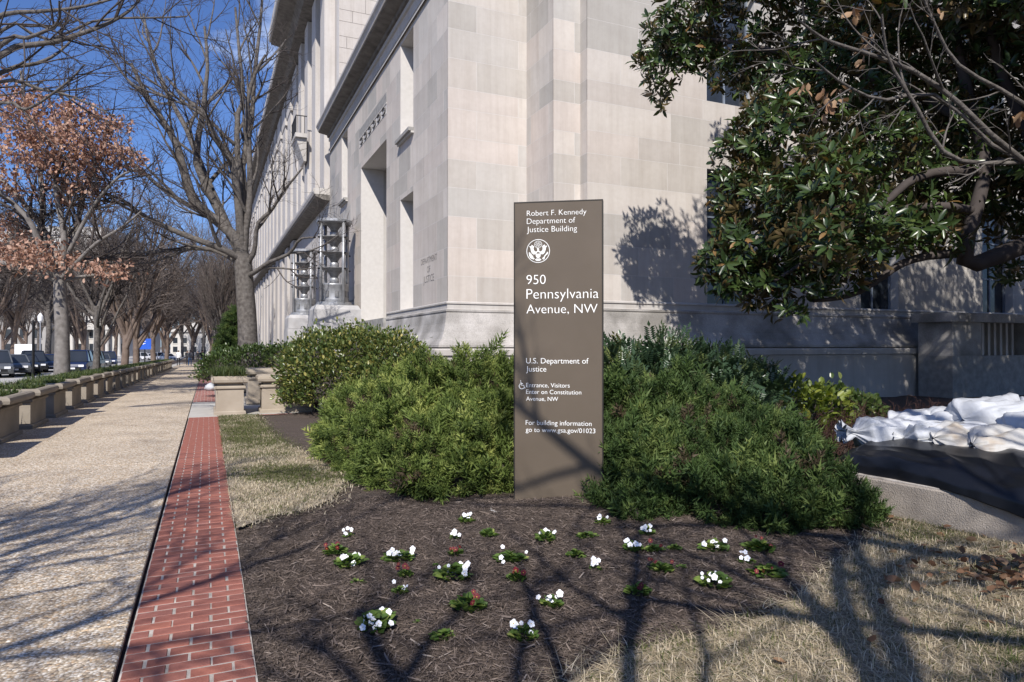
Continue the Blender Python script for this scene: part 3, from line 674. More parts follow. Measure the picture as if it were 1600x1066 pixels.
#@@OBJ
# ---------------------------------------------------------------- sign
SL = W(.03, 6.93); SR = W(.893, 6.78); su = (SR - SL).normalized(); sn = Vector((su.y, -su.x, 0))   # sn faces the camera
SWD = (SR - SL).length; SH = 3.05; K = .88 / 133
sg = empty('building_sign', (SL + SR) / 2); SB = (SL + SR) / 2
tag(sg, 'tall brown enamel sign slab with white lettering and round eagle emblem', 'sign')
MB().obox(SL - SB, su, sn, Zv, 0, SWD, -.11, 0, -.1, SH).build('slab', M['sign'], sg)
b = MB(); 
for a0, a1 in ((-.012, -.001), (SWD + .001, SWD + .012)): b.obox(SL - SB, su, sn, Zv, a0, a1, -.115, .003, -.1, SH)
b.obox(SL - SB, su, sn, Zv, -.012, SWD + .012, -.115, .003, SH + .001, SH + .012); b.build('edge_trim', M['sign_edge'], sg)
def stext(s, x, base, wpx):
    me = text_mesh(s, wpx * K, 'lettering', .0015, off=-.012 if base < 500 else -.005); me.materials.clear(); me.materials.append(M['white_vinyl'])
    ob = link('lettering', me, None, sg); ob.matrix_local = Matrix(((su.x, 0, sn.x, 0), (su.y, 0, sn.y, 0), (0, 1, 0, 0), (0, 0, 0, 1)))
    ob.location = SL - SB + su * ((x - 806) * K) + sn * .0025 + Zv * ((787 - base) * K * .982)
for a in (('Robert F. Kennedy', 824.6, 338, 90.7), ('Department of', 824.6, 350.5, 74), ('Justice Building', 824.6, 363.5, 76.6), ('950', 824, 444.5, 29.5), ('Pennsylvania', 824, 467.2, 109.5), ('Avenue, NW', 824, 490, 107.8),
          ('U.S. Department of', 823.4, 567.6, 95), ('Justice', 823.4, 580.2, 31), ('Entrance, Visitors', 823.4, 604.6, 66.5), ('Enter on Constitution', 823.4, 615, 84), ('Avenue, NW', 823.4, 625.6, 49),
          ('For building information', 822.8, 663, 100), ('go to www.gsa.gov/01023', 822.8, 674, 105.6)): stext(*a)
# emblem: ring, eagle, shield, branch, arrows, cloud of stars
EC = SL - SB + su * ((842 - 806) * K) + Zv * ((787 - 393) * K * .982); ek = 18 * K / 272
def flat(b, pts, d0=.001, d1=.004): b.prism([EC + su * (x * ek) - Zv * (y * ek) for x, y in pts], sn * d0, sn * d1)
def disc(b, x, y, r, n=10): flat(b, [(x + r * math.cos(2 * math.pi * k / n), y + r * math.sin(2 * math.pi * k / n)) for k in range(n)])
em = MB(); n = 48
em.rings([[EC + su * (r * math.cos(2 * math.pi * k / n) * ek) + Zv * (r * math.sin(2 * math.pi * k / n) * ek) + sn * d for r, d in ((258, .001), (272, .001), (272, .004), (258, .004))] for k in range(n)] + [[EC + su * (r * ek) + sn * d for r, d in ((258, .001), (272, .001), (272, .004), (258, .004))]], False, False)
emb = em.build('emblem', M['white_vinyl'], sg)
for sgn in (-1, 1):
    b = MB(); flat(b, [(sgn * x, y) for x, y in ((28, 30), (55, 72), (110, 78), (150, 40), (172, -20), (180, -75), (212, -118), (160, -112), (150, -150), (128, -128), (95, -110), (108, -60), (100, -20), (75, 5))]); b.build('wing', M['white_vinyl'], emb)
b = MB(); flat(b, [(-52, 62), (52, 62), (56, 110), (40, 145), (0, 165), (-40, 145), (-56, 110)]); b.build('shield', M['white_vinyl'], emb)
b = MB(); flat(b, [(-48, 12), (-20, 2), (-16, -40), (-38, -52), (-10, -66), (16, -58), (22, -30), (20, 2), (48, 12), (48, 24), (-48, 24)]); b.build('head', M['white_vinyl'], emb)
b = MB(); flat(b, [(-38, 172), (-78, 200), (-40, 222), (0, 232), (40, 222), (78, 200), (38, 172), (0, 178)]); b.build('tail', M['white_vinyl'], emb)
b = MB(); flat(b, [(-216, 30), (-190, 24), (-186, 52), (-160, 60), (-150, 92), (-118, 112), (-112, 150), (-82, 168), (-100, 196), (-140, 178), (-176, 166), (-200, 120), (-212, 80)]); b.build('olive_branch', M['white_vinyl'], emb)
b = MB(); flat(b, [(214, 20), (234, 42), (222, 74), (180, 104), (150, 150), (146, 190), (118, 200), (92, 166), (122, 150), (150, 104), (184, 66)]); b.build('arrows', M['white_vinyl'], emb)
b = MB()
for k in range(22): disc(b, 84 * math.cos(2 * math.pi * k / 22), -152 + 78 * math.sin(2 * math.pi * k / 22), 9, 6)
for k in range(8): disc(b, 52 * math.cos(2 * math.pi * k / 8), -152 + 48 * math.sin(2 * math.pi * k / 8), 11, 6)
for k in range(5): disc(b, 24 * math.cos(2 * math.pi * k / 5), -152 + 22 * math.sin(2 * math.pi * k / 5), 10, 6)
b.build('star_cloud', M['white_vinyl'], emb)
# wheelchair symbol
wc = MB(); c0 = SL - SB + su * ((816.8 - 806) * K) + Zv * ((787 - 602) * K * .982)
wp = lambda x, y: c0 + su * (x * K) + Zv * (y * K) + sn * .003
wc.tube([wp(4.2 * math.cos(t), -1.2 + 4.2 * math.sin(t)) for t in np.linspace(2.1, 6.0, 14)], .0042, 6)
wc.tube([wp(-1.6, 5.2), wp(-.9, .4), wp(2.8, .2), wp(4.4, -4.2), wp(5.6, -3.8)], .0045, 6); wc.tube([wp(-1.2, 3.0), wp(2.0, 2.8)], .004, 6)
wc.tube([wp(-2.1, 6.6), wp(-1.4, 6.6)], .008, 8); wc.build('wheelchair_symbol', M['white_vinyl'], sg)

# ---------------------------------------------------------------- planters
def rect_ring(x0, x1, y0, y1, o, z): return [(x0 - o, y0 - o, z), (x1 + o, y0 - o, z), (x1 + o, y1 + o, z), (x0 - o, y1 + o, z)]
def blades(n, area, h, seed, lean=.5, width=.012, tintf=None, z0=0.0, jitter=.35, curve=.6):
    """n grass blades over area() -> (n,2) points"""
    rg = np.random.default_rng(seed); P = area(rg, n); n = len(P)
    a = rg.uniform(0, 2 * np.pi, n); H_ = h * rg.uniform(1 - jitter * 1.6, 1 + jitter, n); ln = np.abs(rg.normal(0, lean, n))
    d = np.stack([np.cos(a), np.sin(a)], -1); side = np.stack([-d[:, 1], d[:, 0]], -1) * (width / 2)
    zb = z0 if np.ndim(z0) else np.full(n, z0)
    mid = P + d * (ln * H_ * .35)[:, None]; tip = P + d * (ln * H_ * (1 + curve * .4))[:, None]
    zt = H_ / np.sqrt(1 + ln ** 2)
    V = np.zeros((n, 5, 3)); V[:, 0, :2] = P - side; V[:, 1, :2] = P + side; V[:, 2, :2] = mid - side * .75; V[:, 3, :2] = mid + side * .75; V[:, 4, :2] = tip
    V[:, 0, 2] = zb; V[:, 1, 2] = zb; V[:, 2, 2] = zb + zt * .62; V[:, 3, 2] = zb + zt * .62; V[:, 4, 2] = zb + zt
    T = np.array([[0, 1, 3], [0, 3, 2], [2, 3, 4]]); FA = (T[None] + (np.arange(n) * 5)[:, None, None]).reshape(-1, 3)
    ti = tintf(P, rg) if tintf else rg.uniform(0, 1, n)
    return V.reshape(-1, 3), FA, np.repeat(ti, 5)
def planter_meshes(lx, ly, mat, seed, plants, ov=0.0):
    x0, x1, y0, y1 = -lx / 2, lx / 2, -ly / 2, ly / 2
    def pc(name, prof, m=mat): return (name, MB().rings([rect_ring(x0, x1, y0, y1, o, z) for o, z in prof]).mesh(name, m))
    out = [pc('foot', [(.045, -.05), (.045, .07), (.03, .09)]), pc('body', [(.0, .09), (-.0, .60)]), pc('collar', [(.028, .602), (.04, .615), (.04, .655), (.02, .675)]),
           pc('neck', [(-.03, .676), (-.03, .735)])]
    rim = MB(); o_ = [(.06, .736), (.095, .76), (.105, .82), (.09, .875), (.05, .90), (-.02, .905), (-.06, .88), (-.06, .80)]
    rim.rings([rect_ring(x0, x1, y0, y1, o + (ov if o > 0 else ov), z) for o, z in o_], True, True); out.append(('rim', rim.mesh('rim', mat)))
    s = MB().box(x0 + .07, x1 - .07, y0 + .07, y1 - .07, .81, .86); out.append(('soil', s.mesh('soil', M['soil'])))
    if plants:
        V, FA, t = blades(plants, lambda rg, n: np.stack([rg.uniform(x0 + .02, x1 - .02, n), rg.uniform(y0 + .02, y1 - .02, n)], -1), .13, seed, 1.2, .022, z0=.86)
        out.append(('plants', np_mesh('plants', V, FA, M['cover'], t)))
    return out
def planter(loc, meshes, label, group, rz=0):
    p = empty('stone_planter', loc, rz); tag(p, label, 'planter', group)
    for nme, me in meshes: link(nme, me, None, p)
    return p
pmA = planter_meshes(.74, 1.36, M['tan_cast2'], 5, 1500, .10); pmB = planter_meshes(.74, 1.36, M['tan_cast2'], 8, 900, .10)
ords = ['first', 'second', 'third', 'fourth', 'fifth', 'sixth', 'seventh', 'eighth', 'ninth', 'tenth', 'eleventh', 'twelfth', 'thirteenth', 'fourteenth', 'fifteenth', 'sixteenth', 'seventeenth', 'eighteenth', 'nineteenth', 'twentieth', 'twenty-first', 'twenty-second', 'twenty-third', 'twenty-fourth', 'twenty-fifth', 'twenty-sixth', 'twenty-seventh', 'twenty-eighth', 'twenty-ninth', 'thirtieth']
for k in range(28):
    yc = 12.1 + k * 2.21
    p = planter((-3.5, yc, gz(yc)), pmA if k < 8 else pmB, 'weathered stone planter of the kerbside row, %s from the camera' % ords[k], 'stone planters in a row along the kerb')
    p.scale.z = .86
pr1 = planter_meshes(.60, 1.5, M['tan_cast'], 21, 0); pr2 = planter_meshes(1.35, .75, M['tan_cast'], 22, 0)
planter((.47, 17.95, 0), pr1, 'square tan planter with straggly green plants at end of brick strip', 'tan planters beside the brick strip')
planter((1.86, 17.75, 0), pr2, 'empty wide tan planter half hidden by the holly shrub', 'tan planters beside the brick strip')
pr3 = planter_meshes(2.6, .9, M['tan_cast'], 23, 0)
planter((2.3, 20.4, .08), pr3, 'long tan planter under the dark hedge behind the other two', 'tan planters beside the brick strip')
V, FA, t = blades(2600, lambda rg, n: np.stack([.47 + rg.uniform(-.34, .34, n), 17.95 + rg.uniform(-.8, .8, n)], -1), .24, 31, .9, .014, z0=.86)
tag(link('planter_plants', np_mesh('planter_plants', V, FA, M['cover'], t)), 'low tangled green plants growing in the square tan planter', 'plants')
V, FA, t = blades(28000, lambda rg, n: np.stack([rg.uniform(-6.1, -3.95, n), 11 + rg.uniform(0, 1, n) ** 1.5 * 62], -1), .34, 33, .9, .03, z0=0.0)
V[:, 2] += np.array(-.0095 * np.clip(V[:, 1] - 22, 0, 150))
V[:, 2] += .32 * np.repeat(.5 + .5 * np.sin(V[::5, 1] * 1.1) * np.cos(V[::5, 0] * 2.1 + V[::5, 1] * .4), 5)
tag(link('ground_cover', np_mesh('ground_cover', V, FA, M['cover'], t)), 'strappy evergreen ground cover behind the kerbside planters', 'ground cover', kind='stuff')

# ---------------------------------------------------------------- bare trees
def rvec(): 
    while True:
        v = Vector((random.uniform(-1, 1), random.uniform(-1, 1), random.uniform(-1, 1)))
        if .05 < v.length < 1: return v.normalized()
UP = Vector((0, 0, 1))
def grow(out, p, d, L, r, lev, c):
    ns = c['seg'][lev]; st = L / ns; pts = [p.copy()]; rad = [r]; end = c['end'][lev]
    for i in range(ns):
        d = (d + rvec() * c['wander'][lev] + UP * c['up'][lev]).normalized(); p = p + d * st; pts.append(p.copy()); rad.append(r * (1 + (end - 1) * (i + 1) / ns))
    out[lev].append((pts, rad)); spawn(out, pts, rad, L, lev, c)
def spawn(out, pts, rad, L, lev, c):
    if lev + 1 >= len(c['seg']): return
    n = c['n'][lev]; n = int(n * L / c['L'][lev] + random.random()) if c.get('perlen') else n
    for k in range(n):
        f = c['start'][lev] + (1 - c['start'][lev]) * (k + random.random()) / n; f = min(f, .995)
        q = f * (len(pts) - 1); i = int(q); a = q - i
        P = pts[i].lerp(pts[i + 1], a); dr = (pts[i + 1] - pts[i]).normalized(); rr = rad[i] * (1 - a) + rad[i + 1] * a
        ax = dr.cross(rvec()).normalized(); ang = R(c['ang'][lev] * random.uniform(.6, 1.35))
        nd = Matrix.Rotation(ang, 3, ax) @ dr
        LL = c['L'][lev + 1] * random.uniform(.55, 1.25) * (1 - .45 * f if lev else 1)
        grow(out, P, nd, LL, max(min(rr * .72, c['r'][lev + 1] * random.uniform(.7, 1.2)), c['rmin']), lev + 1, c)
def tree_meshes(out, split, mat_big, mat_small, sides=(10, 7, 5, 3, 3, 3)):
    def mk(levels, nm, mat):
        parts = []
        for lv in levels:
            if lv < len(out) and out[lv]:
                V, FA = tubes_np(out[lv], sides[lv]); parts.append((V, FA, None))
        V, FA, _ = merge(parts); return np_mesh(nm, V, FA, mat, smooth=True)
    return mk(range(split), 'trunk', mat_big), mk(range(split, len(out)), 'crown', mat_small)
def smooth_path(pts, n):
    pts = [Vector(p) for p in pts]; P = [pts[0] * 2 - pts[1]] + pts + [pts[-1] * 2 - pts[-2]]; out = []
    for k in range(n + 1):
        t = k / n * (len(pts) - 1); i = min(int(t), len(pts) - 2); t -= i; a, b_, c, d = P[i], P[i + 1], P[i + 2], P[i + 3]
        out.append(.5 * ((2 * b_) + (c - a) * t + (2 * a - 5 * b_ + 4 * c - d) * t * t + (3 * b_ - a - 3 * c + d) * t ** 3))
    return out
def tree_thing(name, loc, me_t, me_c, label, group=None, rz=0, sc=1, cat='tree'):
    t = empty(name, loc, rz); t.scale = (sc,) * 3 if np.ndim(sc) == 0 else sc; tag(t, label, cat, group)
    link('trunk', me_t, None, t); link('crown', me_c, None, t); return t

# spreading street tree used for repeats, and an upright feathery one
random.seed(21)
CFG_S = dict(seg=[7, 7, 6, 5, 4], end=[.6, .35, .4, .4, .5], wander=[.06, .16, .2, .24, .25], up=[.05, .10, .05, .03, .0], n=[9, 8, 7, 5], L=[4.2, 4.6, 2.6, 1.4, .75], r=[.24, .10, .045, .02, .009], start=[.45, .22, .15, .1], ang=[48, 42, 45, 45], rmin=.006)
def generic(cfg, seed, mats, h=3.6, r=.22):
    random.seed(seed); out = [[] for _ in cfg['seg']]; grow(out, Vector((0, 0, -.1)), UP, h, r, 0, cfg); return tree_meshes(out, 2, *mats)
g1 = generic(CFG_S, 5, (M['bark'], M['twig'])); g2 = generic(CFG_S, 9, (M['bark_red'], M['twig_brown']), 2.4, .2)
CFG_U = dict(seg=[8, 7, 6, 5, 4], end=[.5, .35, .4, .4, .5], wander=[.05, .1, .14, .18, .2], up=[.05, .16, .14, .1, .06], n=[16, 8, 7, 5], L=[6.0, 5.5, 2.8, 1.3, .7], r=[.2, .06, .03, .014, .008], start=[.25, .15, .1, .1], ang=[30, 26, 32, 35], rmin=.006)
CFG_T = dict(CFG_S); CFG_T['n'] = [7, 5, 4, 3]
g4 = generic(CFG_T, 17, (M['bark'], M['twig']))
g3 = generic(CFG_U, 14, (M['bark'], M['twig_brown']), 6.0, .18)

# the big bare elm beside the building
random.seed(31)
EZ = 24.3
ecfg = dict(seg=[8, 8, 6, 5, 4], end=[.5, .3, .4, .4, .5], wander=[.06, .12, .18, .22, .25], up=[.05, .06, .08, .05, .02], n=[9, 8, 7, 6], L=[5, 5.2, 2.3, 1.25, .7], r=[.16, .07, .028, .013, .007], start=[.2, .15, .12, .1], ang=[40, 38, 40, 42], rmin=.0055)
eb_ = D(388, 545, EZ); eb_.z = 0
def plimb(px, zoff=None, EZ=EZ): return [D(a, b_, EZ + (zoff[i] if zoff else 0)) for i, (a, b_) in enumerate(px)]
etr = [eb_] + plimb([(387, 520), (384, 470), (381, 430), (378, 398)])
elm = [[] for _ in range(5)]
elm[0].append((smooth_path(etr, 10), [.46, .37, .335, .325, .32, .315, .31, .305, .30, .30, .29]))
elimbs = [([(378, 402), (368, 372), (330, 338), (300, 311), (278, 233), (255, 191), (225, 143), (203, 98)], -1, .20), ([(377, 400), (349, 345), (326, 300), (305, 250), (315, 180), (319, 143), (323, 100), (318, 40)], .5, .16),
          ([(378, 400), (375, 353), (370, 300), (362, 255), (353, 240), (327, 199), (319, 176), (285, 150), (258, 118)], -1.6, .15), ([(379, 400), (379, 349), (375, 285), (370, 240), (370, 180), (379, 150), (372, 75), (366, 10)], 1, .14),
          ([(381, 402), (383, 360), (390, 308), (388, 225), (385, 161), (398, 113), (414, 84)], -.6, .13), ([(378, 408), (349, 390), (285, 366), (225, 338), (190, 312), (150, 300)], -2.6, .12), ([(376, 412), (340, 392), (300, 388), (240, 393), (180, 396), (130, 405)], 1.8, .10),
          ([(384, 415), (397, 392), (402, 350), (424, 328), (440, 302), (472, 262)], -1.2, .085), ([(386, 432), (400, 424), (420, 410), (452, 396), (468, 374), (492, 371)], -2.2, .08), ([(378, 402), (350, 355), (320, 335), (260, 300), (215, 262), (190, 240)], 2, .13), ([(380, 402), (384, 330), (378, 260), (392, 190), (396, 120), (405, 40), (410, -30)], 2, .13),
          ([(377, 402), (345, 330), (318, 270), (290, 200), (262, 150), (235, 80), (222, 20)], 2.4, .14)]
for px, dz, r0 in elimbs:
    n = len(px); pts = smooth_path(plimb(px, [dz * i / (n - 1) for i in range(n)]), 12); rad = [r0 * (1 - .8 * i / 12) + .012 for i in range(13)]
    elm[0].append((pts, rad)); L = sum((pts[i + 1] - pts[i]).length for i in range(12))
    c = dict(ecfg); c['n'] = [int(1.0 * L), 4, 4, 3]; c['L'] = [L, 2.4, 1.4, .8, .5]; spawn(elm, pts, rad, L, 0, c)
for lv in range(5): elm[lv] = [([p - eb_ for p in pts], rad) for pts, rad in elm[lv]]
et, ec = tree_meshes(elm, 2, M['bark'], M['twig'], (12, 6, 4, 3, 3))
tree_thing('elm_tree', eb_, et, ec, 'large bare grey-barked tree spreading up beside the pale facade')

# oak with russet leaves behind the planters
random.seed(41); OZ = 21.5
ob_ = D(97, 580, OZ); ob_.z = 0
oak = [[] for _ in range(5)]
oak[0].append((smooth_path([ob_, D(97, 520, OZ), D(94, 470, OZ), D(93, 432, OZ)], 8), [.27, .23, .21, .20, .195, .19, .185, .18, .175]))
ocfg = dict(seg=[8, 6, 5, 4], end=[.4, .35, .4, .5], wander=[.1, .16, .2, .25], up=[.03, .03, .02, 0], n=[10, 7, 5], L=[4, 2.2, 1.2, .65], r=[.1, .045, .02, .01], start=[.2, .15, .1], ang=[42, 42, 45], rmin=.007)
for px, dz, r0 in [([(93, 436), (72, 412), (58, 372), (40, 338), (0, 300), (-60, 240)], -1.2, .12), ([(94, 434), (108, 390), (122, 345), (128, 300), (150, 250), (170, 190)], .8, .10), ([(93, 436), (60, 400), (66, 330), (60, 260), (40, 180), (30, 110)], 1.5, .12), ([(94, 436), (120, 410), (150, 380), (190, 355), (220, 330)], -1.5, .07),
                   ([(92, 440), (60, 425), (20, 415), (-40, 400), (-90, 395)], -1, .09), ([(95, 440), (130, 432), (165, 428), (205, 425)], .6, .055), ([(94, 434), (100, 370), (85, 290), (95, 220), (110, 160)], -.5, .10), ([(94, 434), (80, 380), (30, 310), (-30, 250), (-80, 180)], 1, .1), ([(104, 400), (140, 330), (180, 280), (215, 262)], -1.0, .06)]:
    n = len(px); pts = smooth_path(plimb(px, [dz * i / (n - 1) for i in range(n)], OZ), 10); rad = [r0 * (1 - .82 * i / 10) + .012 for i in range(11)]
    oak[0].append((pts, rad)); L = sum((pts[i + 1] - pts[i]).length for i in range(10)); c = dict(ocfg); c['n'] = [int(2.2 * L), 6, 5]; c['L'] = [L, 1.9, 1.0, .55]; spawn(oak, pts, rad, L, 0, c)
for lv in range(5): oak[lv] = [([p - ob_ for p in pts], rad) for pts, rad in oak[lv]]
ot, ocr = tree_meshes(oak[:4], 1, M['bark_pale'], M['twig'], (12, 5, 3, 3))
okt = tree_thing('oak_tree', ob_, ot, ocr, 'pale-trunked oak holding clumps of dry russet leaves behind the planters')
LEAF = np.array([(0, 0, 0), (-.28, .35, .06), (.28, .35, .06), (-.24, .75, .05), (.24, .75, .05), (0, 1.0, -.06), (0, .45, -.05)], float)
LEAFF = np.array([(0, 2, 6), (0, 6, 1), (1, 6, 3), (6, 2, 4), (6, 4, 5), (6, 5, 3)])
def randdir(rg, n): return nrm(rg.normal(size=(n, 3)))
def leaf_cloud(blobs, size, seed, template=LEAF, tf=LEAFF, droop=0.0, per=1, clump=.0, tint=(0, 1)):
    """blobs: (centre Vector, (rx, ry, rz) along camera right / depth / up, count)"""
    rg = np.random.default_rng(seed); P = []
    ax = np.array([[CT, -ST, 0], [ST, CT, 0], [0, 0, 1]])
    for c, r, n in blobs:
        q = randdir(rg, n) * (rg.uniform(0, 1, n) ** .45)[:, None]
        if clump:
            k = max(3, n // 14); cc = randdir(rg, k) * (rg.uniform(0, 1, k) ** .5)[:, None]; q = cc[rg.integers(0, k, n)] + rg.normal(size=(n, 3)) * clump
        P.append(np.array(c)[None] + (q * np.array(r)) @ ax)
    P = np.concatenate(P); n = len(P); d = randdir(rg, n); d[:, 2] -= droop; d = nrm(d)
    return scatter(template, tf, P, frames(d, randdir(rg, n) + np.array([0, 0, .6])), size * rg.uniform(.6, 1.3, n), rg.uniform(*tint, n))
rb = []
for px, py, rx, ry, n in [(60, 180, 55, 32, 900), (100, 215, 60, 32, 1000), (150, 185, 42, 22, 650), (182, 238, 38, 20, 600), (30, 230, 45, 38, 800), (75, 255, 45, 22, 500), (145, 262, 40, 26, 600), (110, 290, 34, 15, 350), (15, 285, 30, 22, 350), (120, 318, 40, 12, 250), (62, 402, 52, 26, 800), (8, 388, 28, 32, 600), (12, 350, 24, 20, 300), (95, 398, 24, 20, 260), (140, 422, 30, 14, 200), (186, 424, 30, 15, 180), (205, 266, 16, 9, 120), (20, 150, 34, 22, 450), (-60, 250, 60, 80, 500), (-50, 380, 40, 40, 400), (150, 300, 16, 18, 200)]:
    rb.append((D(px, py, OZ + random.uniform(-1.4, 1.4)) - ob_, (rx / F * OZ, 1.1, ry / F * OZ), n))
V, FA, t = leaf_cloud([(c_, r_, int(n_ * .9)) for c_, r_, n_ in rb], .125, 77, droop=.7, clump=.26); link('leaves', np_mesh('leaves', V, FA, M['russet'], t), None, okt)

# near bare tree whose branches reach in at the top left (its trunk stands left of the picture)
random.seed(51); NZ = 12.0; nb = W(-10.6, NZ)
near = [[] for _ in range(4)]
near[0].append((smooth_path([nb, nb + Vector((.1, 0, 2)), nb + Vector((.2, .1, 4))], 6), [.26, .23, .22, .21, .2, .19, .18]))
ncfg = dict(seg=[8, 6, 5, 4], end=[.3, .35, .4, .5], wander=[.08, .13, .18, .22], up=[.02, .03, .02, 0], n=[10, 6, 5], L=[5, 1.5, .8, .45], r=[.05, .02, .010, .006], start=[.1, .12, .1], ang=[36, 38, 42], rmin=.004)
for px, dz, r0 in [([(-140, 200), (0, 82), (75, 66), (150, 42), (196, 18), (222, -10)], .6, .06), ([(-140, 190), (-40, 60), (0, 22), (60, 16), (120, 10), (190, -8)], -.8, .05), ([(-140, 200), (0, 112), (55, 98), (90, 80), (130, 40)], 1.4, .045), ([(-140, 210), (0, 68), (40, 58), (86, 36), (90, 0)], -1.5, .04), ([(-140, 220), (-10, 128), (60, 138), (110, 150), (180, 182)], .2, .035), ([(-140, 205), (0, 40), (70, 62), (150, 30), (250, 26), (290, 24)], 2, .035), ([(-140, 215), (0, 160), (40, 170), (100, 130), (130, 100)], -.6, .03)]:
    n = len(px); pts = smooth_path(plimb(px, [dz * i / (n - 1) for i in range(n)], NZ), 12); rad = [r0 * (1 - .8 * i / 12) + .006 for i in range(13)]
    near[0].append((pts, rad)); L = sum((pts[i + 1] - pts[i]).length for i in range(12)); c = dict(ncfg); c['n'] = [int(1.4 * L), 5, 3]; spawn(near, pts, rad, L, 0, c)
for lv in range(4): near[lv] = [([p - nb for p in pts], rad) for pts, rad in near[lv]]
nt, nc = tree_meshes(near, 1, M['bark'], M['twig'], (8, 5, 3, 3))
tree_thing('bare_tree', nb, nt, nc, 'near bare tree whose thin branches reach in from the top left corner')

# street tree row, across-the-street trees, upright trees by the facade, and trees behind the viewer whose shade falls into the picture
for x, y, s, rz, ms, nm, lab in [(-4.7, 36.5, .62, .4, g1, 'bare_tree', 'young thin bare tree between the pale oak and the reddish trunks'), (-4.6, 47, .95, 1.7, g2, 'bare_tree', 'bare reddish-trunked tree nearest left of the blue sign'), (-4.7, 55.5, .95, 2.9, g2, 'bare_tree', 'bare dark-trunked tree just left of the blue sign pole'), (-4.7, 73, 1.05, 4.1, g2, 'bare_tree', 'bare reddish-trunked tree just right of the blue sign'), (-4.7, 95, 1.1, .2, g2, 'bare_tree', 'bare tree near the far end of the planter row')]:
    tree_thing(nm, (x, y, gz(y)), *ms, lab, 'bare street trees along the kerb', rz, (s * 1.25, s * 1.25, s * 1.65))
for i, (x, y, s, rz) in enumerate([(.9, 50, 1.0, .3), (1.4, 64, 1.05, 1.9), (.8, 80, 1.1, 3.0), (1.5, 98, 1.1, 5.0)]):
    tree_thing('upright_tree', (x, y, gz(y)), *g3, 'upright feathery bare tree by the facade, %s beyond the evergreen' % ords[i], 'upright bare trees along the facade', rz, s)
fr = random.Random(8)
far_specs = [(20, 100), (75, 115), (130, 105), (40, 140), (100, 150), (160, 125), (180, 160), (215, 135), (240, 175), (262, 150), (285, 190), (300, 160), (330, 150), (345, 185), (-30, 95), (5, 165), (60, 185), (120, 195), (200, 200), (318, 205), (255, 215)]
for i, (px, Z) in enumerate(far_specs):
    p = W((px - CX) / F * Z, Z); ms = (g2, g1, g2)[i % 3]
    tree_thing('bare_tree', (p.x, p.y, gz(p.y)), *ms, 'distant brownish bare tree in the tangle beyond the road', 'distant bare trees', fr.uniform(0, 6.28), (lambda q: (q, q, q * 1.25))(fr.uniform(1.9, 2.5)))
for i, (x, y, s, rz, lab, gm) in enumerate([(-5.6, .8, .98, .7, 'left of the brick strip', g1), (-1.4, -3.0, 1.15, 2.0, 'straight behind the brick strip', g4)]):
    tree_thing('bare_tree', (x, y, 0), *gm, 'bare tree outside the picture, %s, casting branch shadows' % lab, 'bare trees behind the viewer', rz, s)
random.seed(91); lb = Vector((5.4, -3.6, 0)); lt_ = [[] for _ in range(4)]
lt_[0].append((smooth_path([Vector((0, 0, -.1)), Vector((0, .05, 1.6)), Vector((-.1, .1, 3.2)), Vector((-.1, .2, 5.0)), Vector((.3, .2, 7.5))], 10), [.26, .23, .2, .18, .16, .14, .12, .1, .09, .08, .06]))
lcfg = dict(seg=[8, 6, 5, 4], end=[.4, .35, .4, .5], wander=[.08, .13, .18, .22], up=[.02, .06, .04, 0], n=[9, 5, 4], L=[5, 2.2, 1.1, .6], r=[.1, .04, .018, .009], start=[.15, .15, .1], ang=[40, 40, 42], rmin=.006)
for pth, r0 in (([(-.1, .1, 3.2), (-1.6, .9, 4.2), (-3.2, 1.9, 5.2), (-5.0, 3.0, 6.4), (-6.2, 3.6, 7.6)], .10), ([(0, .1, 2.9), (-1.8, .6, 3.8), (-3.8, 1.2, 4.5), (-5.8, 2.0, 5.2)], .09), ([(-.1, .2, 5.0), (-1.2, 1.6, 6.2), (-2.0, 3.0, 7.6), (-2.6, 4.0, 9.0)], .11), ([(-.1, .2, 4.6), (1.4, 1.2, 6.0), (2.4, 2.4, 7.8)], .11)):
    pts = smooth_path([Vector(p) for p in pth], 10); rad = [r0 * (1 - .75 * i / 10) + .01 for i in range(11)]; lt_[0].append((pts, rad)); L = sum((pts[i + 1] - pts[i]).length for i in range(10)); c = dict(lcfg); c['n'] = [int(1.6 * L), 5, 4]; spawn(lt_, pts, rad, L, 0, c)
q1, q2 = tree_meshes(lt_, 1, M['bark'], M['twig'], (8, 5, 3, 3)); tree_thing('bare_tree', lb, q1, q2, 'spreading bare tree outside the picture, behind the dry lawn, casting long limb shadows', 'bare trees behind the viewer')
#@@VEG
# ---------------------------------------------------------------- junipers
def plume():
    rg = np.random.default_rng(2); V, Fs = [], []
    def blade(p, d, L, w):
        d = np.array(d) / np.linalg.norm(d); s = np.cross(d, rg.normal(size=3)); s = s / np.linalg.norm(s) * w / 2; b = len(V)
        V.extend([p - s, p + s, p + d * L]); Fs.append((b, b + 1, b + 2))
    for k in range(9):
        t = k / 9; p = np.array([0, t * .85, -.10 * t * t])
        for q in range(3):
            a = q * math.pi * 2 / 3 + k * 1.3; d = np.array([math.cos(a) * .9, .85, math.sin(a) * .75 + .25]); L = .34 * (1 - t) + .13
            blade(p, d, L * rg.uniform(.7, 1.25), .066)
            if t < .75: blade(p + d / np.linalg.norm(d) * L * .5, d + rg.normal(size=3) * .7, L * .6, .056)
    blade(np.array([0, .7, -.05]), (0, 1, -.1), .32, .06)
    return np.array(V), np.array(Fs)
PLV, PLF = plume()
